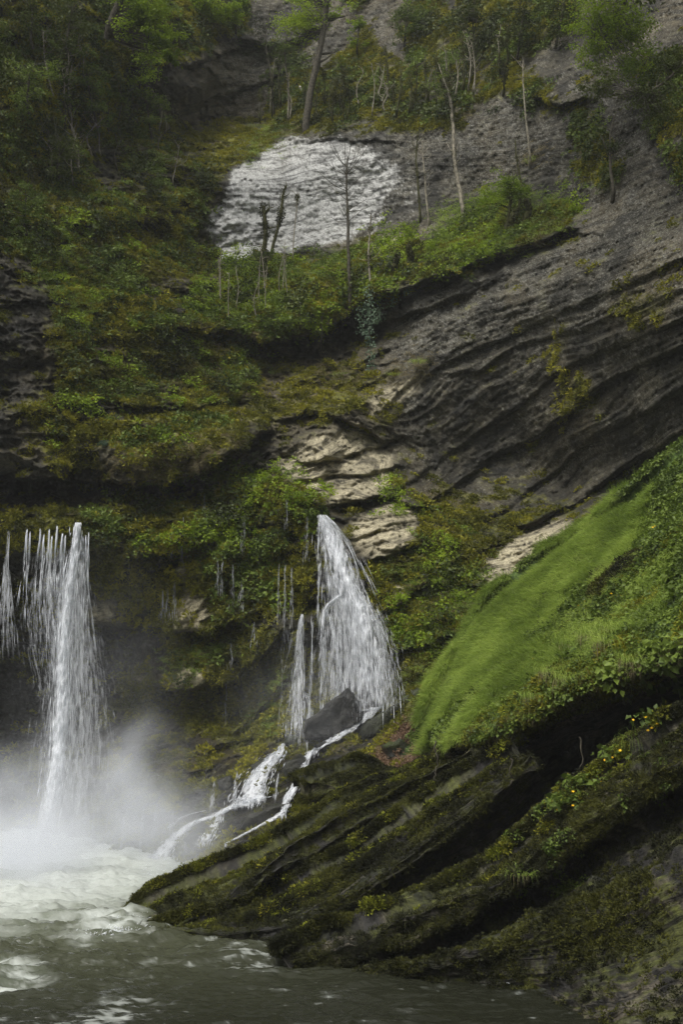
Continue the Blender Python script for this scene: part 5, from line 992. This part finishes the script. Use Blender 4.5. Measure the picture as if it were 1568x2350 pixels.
for u0, c_, r_ in [(62,.8,.012),(69,.4,.008),(92,.45,.008),(101,.6,.010),(113,.4,.007),(119,.8,.010),(131,.5,.008),(143,.9,.012),(150,.6,.010),(190,1.0,.013),(203,1.1,.013),(197,.6,.009)]:
    v1_ = rng.uniform(1400, 1520); dr = -12 if u0 < 160 else -5
    cur.append(dict(path=[(u0, 1208 + rng.uniform(-4, 22), 1.5), (u0 + dr * .3, 1280, 3.5), (u0 + dr * .7, 1350, 7), (u0 + dr, v1_, 13)], cov=c_ * .75, lpx=(13, 95), rad=(.005, r_), Yf_=LFY, jit=.06, dens=[2.2, 1.6, 1.2, .9, .6, .3, .1]))
fall('waterfall', 'thin threads of water beside the tall column, falling from the same lip', [('water_thread', WHITE, cur), ('spray', WHITE_S, [dict(path=[(120,1250,44),(112,1330,54),(110,1420,60),(118,1520,56),(128,1620,46)], cov=.4, lpx=(7, 49), rad=(0.0024, 0.0065), Yf_=LFY, jit=.3, dens=[0, .6, 1.2, 1.2, .9, .5, .2], patch=.8)])])
fall('waterfall', 'faint separate trickle at the far left of the overhang lip', [('water_thread', WHITE_S, [dict(path=[(20,1216,2),(14,1290,4),(10,1380,10)], cov=1.4, lpx=(13, 85), rad=(0.0048, 0.0108), Yf_=LFY, jit=.06), dict(path=[(12,1290,6),(14,1480,24)], cov=.7, lpx=(10, 49), rad=(0.0024, 0.0065), Yf_=LFY, jit=.2, dens=RAMP)])])
S1 = surfY(.40); S2 = surfY(.30); S3 = surfY(.55)
Yss = blur(Yf, 16)
def SF(u, v):
    i = np.clip(((np.asarray(u, float) - U0) / (U1 - U0) * (NU - 1)).astype(int), 0, NU - 1); j = np.clip(((np.asarray(v, float) - V0) / (V1 - V0) * (NV - 1)).astype(int), 0, NV - 1)
    return Yss[j, i] - .75
mid = dict(w=1.0, jit=.10)
FADE = [1.6, 1.8, 1.5, 1.2, 1, .8, .6, .5, .3]
mid = dict(jit=.10)
mid_fall = fall('waterfall', 'fan-shaped middle waterfall spreading over the rock cone', [
    ('main_flow', WHITE, [
        dict(path=[(738,1180,7),(762,1230,27),(778,1290,37),(788,1350,47),(800,1400,57),(812,1480,68),(818,1560,74),(820,1610,78)], cov=.8, lpx=(13, 83), rad=(0.0024, 0.0079), Yf_=SF, dens=[1.2, 1.5, 1.5, 1.4, 1.2, 1.1, 1, .9, .6], patch=.9, fil_share=.7, jit=.14),
        dict(path=[(738,1180,6),(752,1210,14),(768,1255,18),(784,1300,20),(798,1350,21),(808,1385,20)], cov=2.0, lpx=(10, 64), rad=(0.0040, 0.0130), Yf_=SF, patch=.7, **mid),
        dict(path=[(800,1335,10),(816,1365,18),(829,1400,23),(840,1440,26),(852,1510,31),(860,1600,36)], cov=2.1, lpx=(10, 72), rad=(0.0040, 0.0130), Yf_=SF, dens=[.5, 1.8, 2.4, 1.9, 1.3, 1.0, .8, .6, .45, .3], patch=.8, **mid),
        dict(path=[(786,1362,3),(768,1374,4),(752,1386,5),(742,1400,6),(740,1440,7),(741,1500,8),(743,1560,8),(740,1620,10)], cov=1.3, lpx=(10, 57), rad=(0.0032, 0.0094), Yf_=SF, dens=FADE, **mid),
        dict(path=[(748,1396,3),(762,1430,4),(770,1470,5),(778,1520,7),(780,1560,7),(770,1600,9)], cov=1.0, lpx=(10, 57), rad=(0.0032, 0.0079), Yf_=SF, **mid)]),
    ('side_thread', WHITE, [
        dict(path=[(735,1185,2),(731,1225,5),(732,1260,7),(734,1290,5),(731,1340,3),(730,1390,3)], cov=.9, lpx=(10, 64), rad=(0.0032, 0.0079), Yf_=SF, **mid),
        dict(path=[(694,1408,2),(691,1430,5),(688,1480,8),(690,1560,9),(687,1630,12),(684,1680,18)], cov=1.1, lpx=(13, 68), rad=(0.0032, 0.0094), Yf_=SF, dens=FADE, patch=.8, **mid),
        dict(path=[(716,1402,1.2),(716,1450,2),(716,1530,3),(712,1600,5)], cov=.9, lpx=(15, 76), rad=(0.0032, 0.0065), Yf_=SF, **mid),
        dict(path=[(688,1490,6),(676,1580,12),(666,1680,16)], cov=.6, lpx=(13, 68), rad=(0.0024, 0.0072), Yf_=SF, patch=.8, **mid),
        dict(path=[(700,1585,5),(712,1600,6),(712,1650,7),(706,1686,10)], cov=.8, lpx=(10, 57), rad=(0.0032, 0.0072), Yf_=SF, **mid)]),
    ('spray', WHITE_S, [
        dict(path=[(795,1370,30),(802,1440,56),(808,1520,72),(812,1615,82)], cov=1.3, lpx=(7, 41), rad=(0.0016, 0.0050), Yf_=SF, jit=.4, dens=[.2, .8, 1.1, 1.2, 1.2, 1.1, 1, .9], patch=.6),
        dict(path=[(850,1390,16),(872,1450,22),(886,1530,28),(888,1610,30)], cov=1.1, lpx=(6, 38), rad=(0.0016, 0.0050), Yf_=SF, jit=.5),
        dict(path=[(690,1440,12),(682,1560,26),(680,1690,36)], cov=.45, lpx=(10, 49), rad=(0.0024, 0.0065), Yf_=SF, jit=.2)])])
veils(mid_fall, 'veil', VEIL, [dict(path=[(738,1180,7),(764,1230,28),(778,1290,40),(788,1350,50),(800,1400,60),(812,1480,72),(818,1560,78),(820,1625,84)], Yf_=SF, off=0, k=1, na=41), dict(path=[(738,1180,6),(752,1210,14),(770,1260,20),(788,1310,22),(806,1360,24),(826,1400,28),(840,1450,33),(852,1520,40),(856,1610,46)], Yf_=SF, off=.12, k=1, na=21),
    dict(path=[(694,1405,2),(691,1430,6),(688,1480,10),(688,1560,12),(684,1630,18),(682,1696,26)], Yf_=SF, off=.05, k=1)])
veils(mid_fall, 'core', RIBBON, [dict(path=[(742,1184,5),(754,1214,9),(770,1258,12),(786,1304,12),(804,1350,13),(824,1392,16),(836,1440,15),(842,1490,10)], Yf_=SF, off=.05, k=1), dict(path=[(784,1364,3),(768,1375,4),(752,1387,4),(743,1402,4),(741,1440,4)], Yf_=SF, off=.05, k=1)])
SC = lambda u, v: SF(u, v) + .30
casc = dict(jit=.06, patch=.85, fil_share=.3)
c1_ = fall('cascade', 'upper white stream running down left from the foot of the middle waterfall', [('flow', WHITE, [
    dict(path=[(832,1602,5.0),(840,1632,13.8),(868,1622,6.2)], cov=2.21, lpx=(5, 14), rad=(.008, .020), Yf_=SC, **casc),
    dict(path=[(880,1618,3.8),(850,1638,8.8),(822,1654,8.8),(800,1674,10.0),(770,1692,6.2),(742,1708,6.2),(718,1722,8.8)], cov=2.55, lpx=(6, 18), rad=(.006, .017), Yf_=SC, **casc),
    dict(path=[(718,1720,10.0),(702,1745,10.0),(694,1775,7.5),(674,1806,10.0),(658,1836,8.8),(650,1866,7.5)], cov=2.04, lpx=(6, 20), rad=(.006, .016), Yf_=SC, **casc),
    dict(path=[(654,1860,5.0),(632,1876,5.0),(604,1890,3.8),(572,1908,2.5),(545,1922,2.5),(515,1936,3.1)], cov=2.72, lpx=(6, 16), rad=(.005, .012), Yf_=SC, **casc)])], 'cascade')
c2_ = fall('cascade', 'broad white cascade stepping down over dark stones into the pool', [('flow', WHITE, [
    dict(path=[(652,1704,5.1),(646,1722,10.1),(625,1740,20.2),(604,1765,25.4),(590,1795,32.1),(574,1830,33.8),(560,1842,27.0)], cov=2.12, lpx=(6, 24), rad=(.006, .017), Yf_=SC, **casc),
    dict(path=[(610,1826,13.5),(565,1842,8.4),(532,1850,6.8),(508,1864,8.4),(480,1876,5.9),(450,1884,6.8),(425,1900,10.1),(398,1925,15.1),(372,1960,23.6),(345,1995,33.8)], cov=2.38, lpx=(6, 20), rad=(.006, .016), Yf_=SC, **casc),
    dict(path=[(508,1864,6.8),(492,1888,15.1),(480,1912,18.6),(468,1932,15.1)], cov=1.70, lpx=(6, 20), rad=(.005, .014), Yf_=SC, **casc),
    dict(path=[(478,1858,2.6),(440,1866,3.4),(410,1878,5.1),(385,1900,6.8)], cov=1.70, lpx=(6, 18), rad=(.004, .010), Yf_=SC, **casc)]),
    ('side_thread', WHITE_S, [dict(path=[(u_, v_, 2), (u_ - 4, v_ + l_ * .4, 4), (u_ - 8, v_ + l_, 6)], cov=1.53, lpx=(8, 24), rad=(.004, .010), Yf_=SC, **casc) for u_, v_, l_ in [(545,1765,75.0),(492,1790,87.5),(430,1905,50.0),(545,1800,50.0),(400,1855,62.5),(640,1770,62.5),(360,1840,75.0),(330,1850,87.5),(612,1800,37.5),(285,1870,75.0)]])], 'cascade')
veils(c1_, 'core', RIBBON, [dict(path=q, Yf_=SC, off=.0, k=.9, bulge=.08, rag=.5) for q in ([(868,1622,5.4),(850,1638,10.8),(822,1654,10.8),(800,1674,12.2),(770,1692,8.1),(742,1708,6.8),(720,1720,9.5)], [(718,1720,10.8),(702,1745,10.8),(694,1775,8.1),(674,1806,10.8),(658,1836,10.8),(650,1866,8.1)], [(654,1860,6.8),(632,1876,6.8),(604,1890,4.7),(572,1908,3.4),(545,1922,3.4),(515,1936,4.1)])])
veils(c2_, 'core', RIBBON, [dict(path=q, Yf_=SC, off=.0, k=.9, bulge=.08, rag=.5) for q in ([(652,1704,4.1),(646,1722,9.5),(625,1740,17.6),(604,1765,23.0),(590,1795,28.4),(574,1830,29.7),(560,1842,21.6)], [(610,1826,12.2),(565,1842,8.1),(532,1850,6.8),(508,1864,8.1),(480,1876,5.4),(450,1884,6.8),(425,1900,9.5),(398,1925,13.5),(372,1960,20.2),(345,1995,29.7)], [(508,1864,5.4),(492,1888,12.2),(480,1912,16.2),(468,1932,12.2)])])
tr_ = []
for u_, v0_, v1_ in [(418,1255,1290),(400,1330,1420),(372,1350,1430),(384,1345,1425),(395,1200,1270),(510,1270,1360),(555,1330,1400),(420,1180,1260),(560,1190,1260),(535,1290,1380),(640,1290,1420),(655,1290,1500),(670,1300,1480),(648,1500,1680),(500,1280,1340),(520,1560,1640),(585,1420,1480),(70,1080,1110),(660,1140,1200),(470,1130,1190),(705,1180,1280),(530,1460,1540)]:
    tr_.append(dict(path=[(u_, v0_, 1.5), (u_ - 1, (v0_ + v1_) / 2, 4), (u_ - 2, v1_, 8)], cov=.5, lpx=(10, 34), rad=(.003, .007), Yf_=S1, jit=.05))
fall('drips', 'thin water threads dripping down the mossy wall between the two falls', [('water_thread', WHITE_S, tr_)], 'dripping water')
# splash where the pool meets the ridge tip, and on the rapids
def splash(pts_, label, n, rp, cat='splash'):
    acc = Acc()
    for (u, v) in pts_:
        Y = water_Y(v); c = pt(u, v, Y); m = n // len(pts_); off = rng.normal(size=(m, 3)) * np.array([rp, rp * .6, rp * .22]); off[:, 2] = np.abs(off[:, 2]); A = c + off; d = rng.normal(size=(m, 3)) * .03 + np.array([.03, -.01, .0]); acc.add(*spindles(A, A + d, rng.uniform(.003, .011, m)))
    v = np.concatenate(acc.v); c = v.mean(0); o = link('splash', mesh_np('splash', v - c, [np.concatenate(acc.f)]), WHITE); o.location = Vector([float(x) for x in c]); o['kind'] = 'stuff'; return o
splash([(300,2118),(292,2130),(270,2140),(240,2148),(285,2108),(215,2150),(305,2138)], 'white splash at the tip of the upper ridge', 1500, .16)
splash([(1180,2256),(1210,2258),(1235,2260)], 'foam line on the dark water at the right bank', 260, .12)
splash([(420,2005),(400,2015),(430,1995),(380,2010)], 'drops flying over the foot of the cascade', 260, .30)
print('water done')

# ------------------------------------------------------------------ spray mist (volumes)
def mist(name, label, c, rad, dens, nscale, power=1.6, zb=0.0, aniso=.3, edge=0.25):
    import bmesh
    bm = bmesh.new(); bmesh.ops.create_icosphere(bm, subdivisions=3, radius=1.0); me = bpy.data.meshes.new(name); bm.to_mesh(me); bm.free()
    m = bpy.data.materials.new(name); m.use_nodes = True; nt = m.node_tree; N = nt.nodes; L = nt.links; N.remove(N['Principled BSDF'])
    pv = N.new('ShaderNodeVolumePrincipled'); pv.inputs['Color'].default_value = (.93, .95, 1, 1); pv.inputs['Anisotropy'].default_value = aniso
    tc = N.new('ShaderNodeTexCoord'); ln = N.new('ShaderNodeVectorMath'); ln.operation = 'LENGTH'; L.new(tc.outputs['Object'], ln.inputs[0])
    a = N.new('ShaderNodeMapRange'); a.inputs[1].default_value = 1; a.inputs[2].default_value = 0; a.inputs[3].default_value = 0; a.inputs[4].default_value = 1; L.new(ln.outputs['Value'], a.inputs[0])
    p = N.new('ShaderNodeMath'); p.operation = 'POWER'; p.inputs[1].default_value = power; L.new(a.outputs[0], p.inputs[0])
    g = N.new('ShaderNodeNewGeometry'); nz = N.new('ShaderNodeTexNoise'); nz.inputs['Scale'].default_value = nscale; nz.inputs['Detail'].default_value = 3; L.new(g.outputs['Position'], nz.inputs['Vector'])
    mr = N.new('ShaderNodeMapRange'); mr.inputs[1].default_value = .36; mr.inputs[2].default_value = .66; mr.inputs[3].default_value = edge; mr.inputs[4].default_value = 1.6; L.new(nz.outputs['Fac'], mr.inputs[0])
    q = N.new('ShaderNodeMath'); q.operation = 'MULTIPLY'; mxx = N.new('ShaderNodeMath'); mxx.operation = 'MAXIMUM'; mxx.inputs[1].default_value = 0.0; L.new(mr.outputs[0], mxx.inputs[0]); L.new(p.outputs[0], q.inputs[0]); L.new(mxx.outputs[0], q.inputs[1])
    z = N.new('ShaderNodeMath'); z.operation = 'MULTIPLY'; z.use_clamp = False; z.inputs[1].default_value = dens; L.new(q.outputs[0], z.inputs[0]); L.new(z.outputs[0], pv.inputs['Density'])
    L.new(pv.outputs[0], N['Material Output'].inputs['Volume'])
    o = link(name, me, m); o.location = c; o.scale = rad; tag(o, label, kind='stuff'); return o
mist('pool_mist', 'bright white spray rising from the pool', (-7.6, 26.8, -.5), (7.4, 6.0, 4.1), 1.25, .5, 1.9, aniso=0.0, edge=-.35)
mist('drifting_spray', 'wisps of spray drifting from the foot of the tall column', (-5.6, 28.8, 1.5), (2.9, 2.0, 2.9), .55, .7, 1.3, aniso=0.0, edge=-.9)
mist('fall_mist', 'thin spray around the left waterfall', (-6.6, 31.0, 3.2), (3.0, 2.2, 5.6), .07, .8, 1.3, aniso=0.0)
mist('stream_mist', 'thin spray around the foot of the middle waterfall', (-.6, 29.5, 3.4), (3.4, 2.4, 3.0), .05, .9, 1.3, aniso=0.0)

import bmesh as _bm
b_ = _bm.new(); _bm.ops.create_cube(b_, size=1.0); hm = bpy.data.meshes.new('haze'); b_.to_mesh(hm); b_.free()
m = bpy.data.materials.new('haze'); m.use_nodes = True; nt = m.node_tree; nt.nodes.remove(nt.nodes['Principled BSDF'])
pv = nt.nodes.new('ShaderNodeVolumePrincipled'); pv.inputs['Color'].default_value = (.95, .97, .95, 1); pv.inputs['Density'].default_value = HAZE; nt.links.new(pv.outputs[0], nt.nodes['Material Output'].inputs['Volume'])  # even haze, added to lighten the darkest tones
hz = link('haze', hm, m); hz.location = (0, 5, 22); hz.scale = (190, 190, 54); tag(hz, 'thin haze added through the gorge to lift the dark tones', kind='stuff')
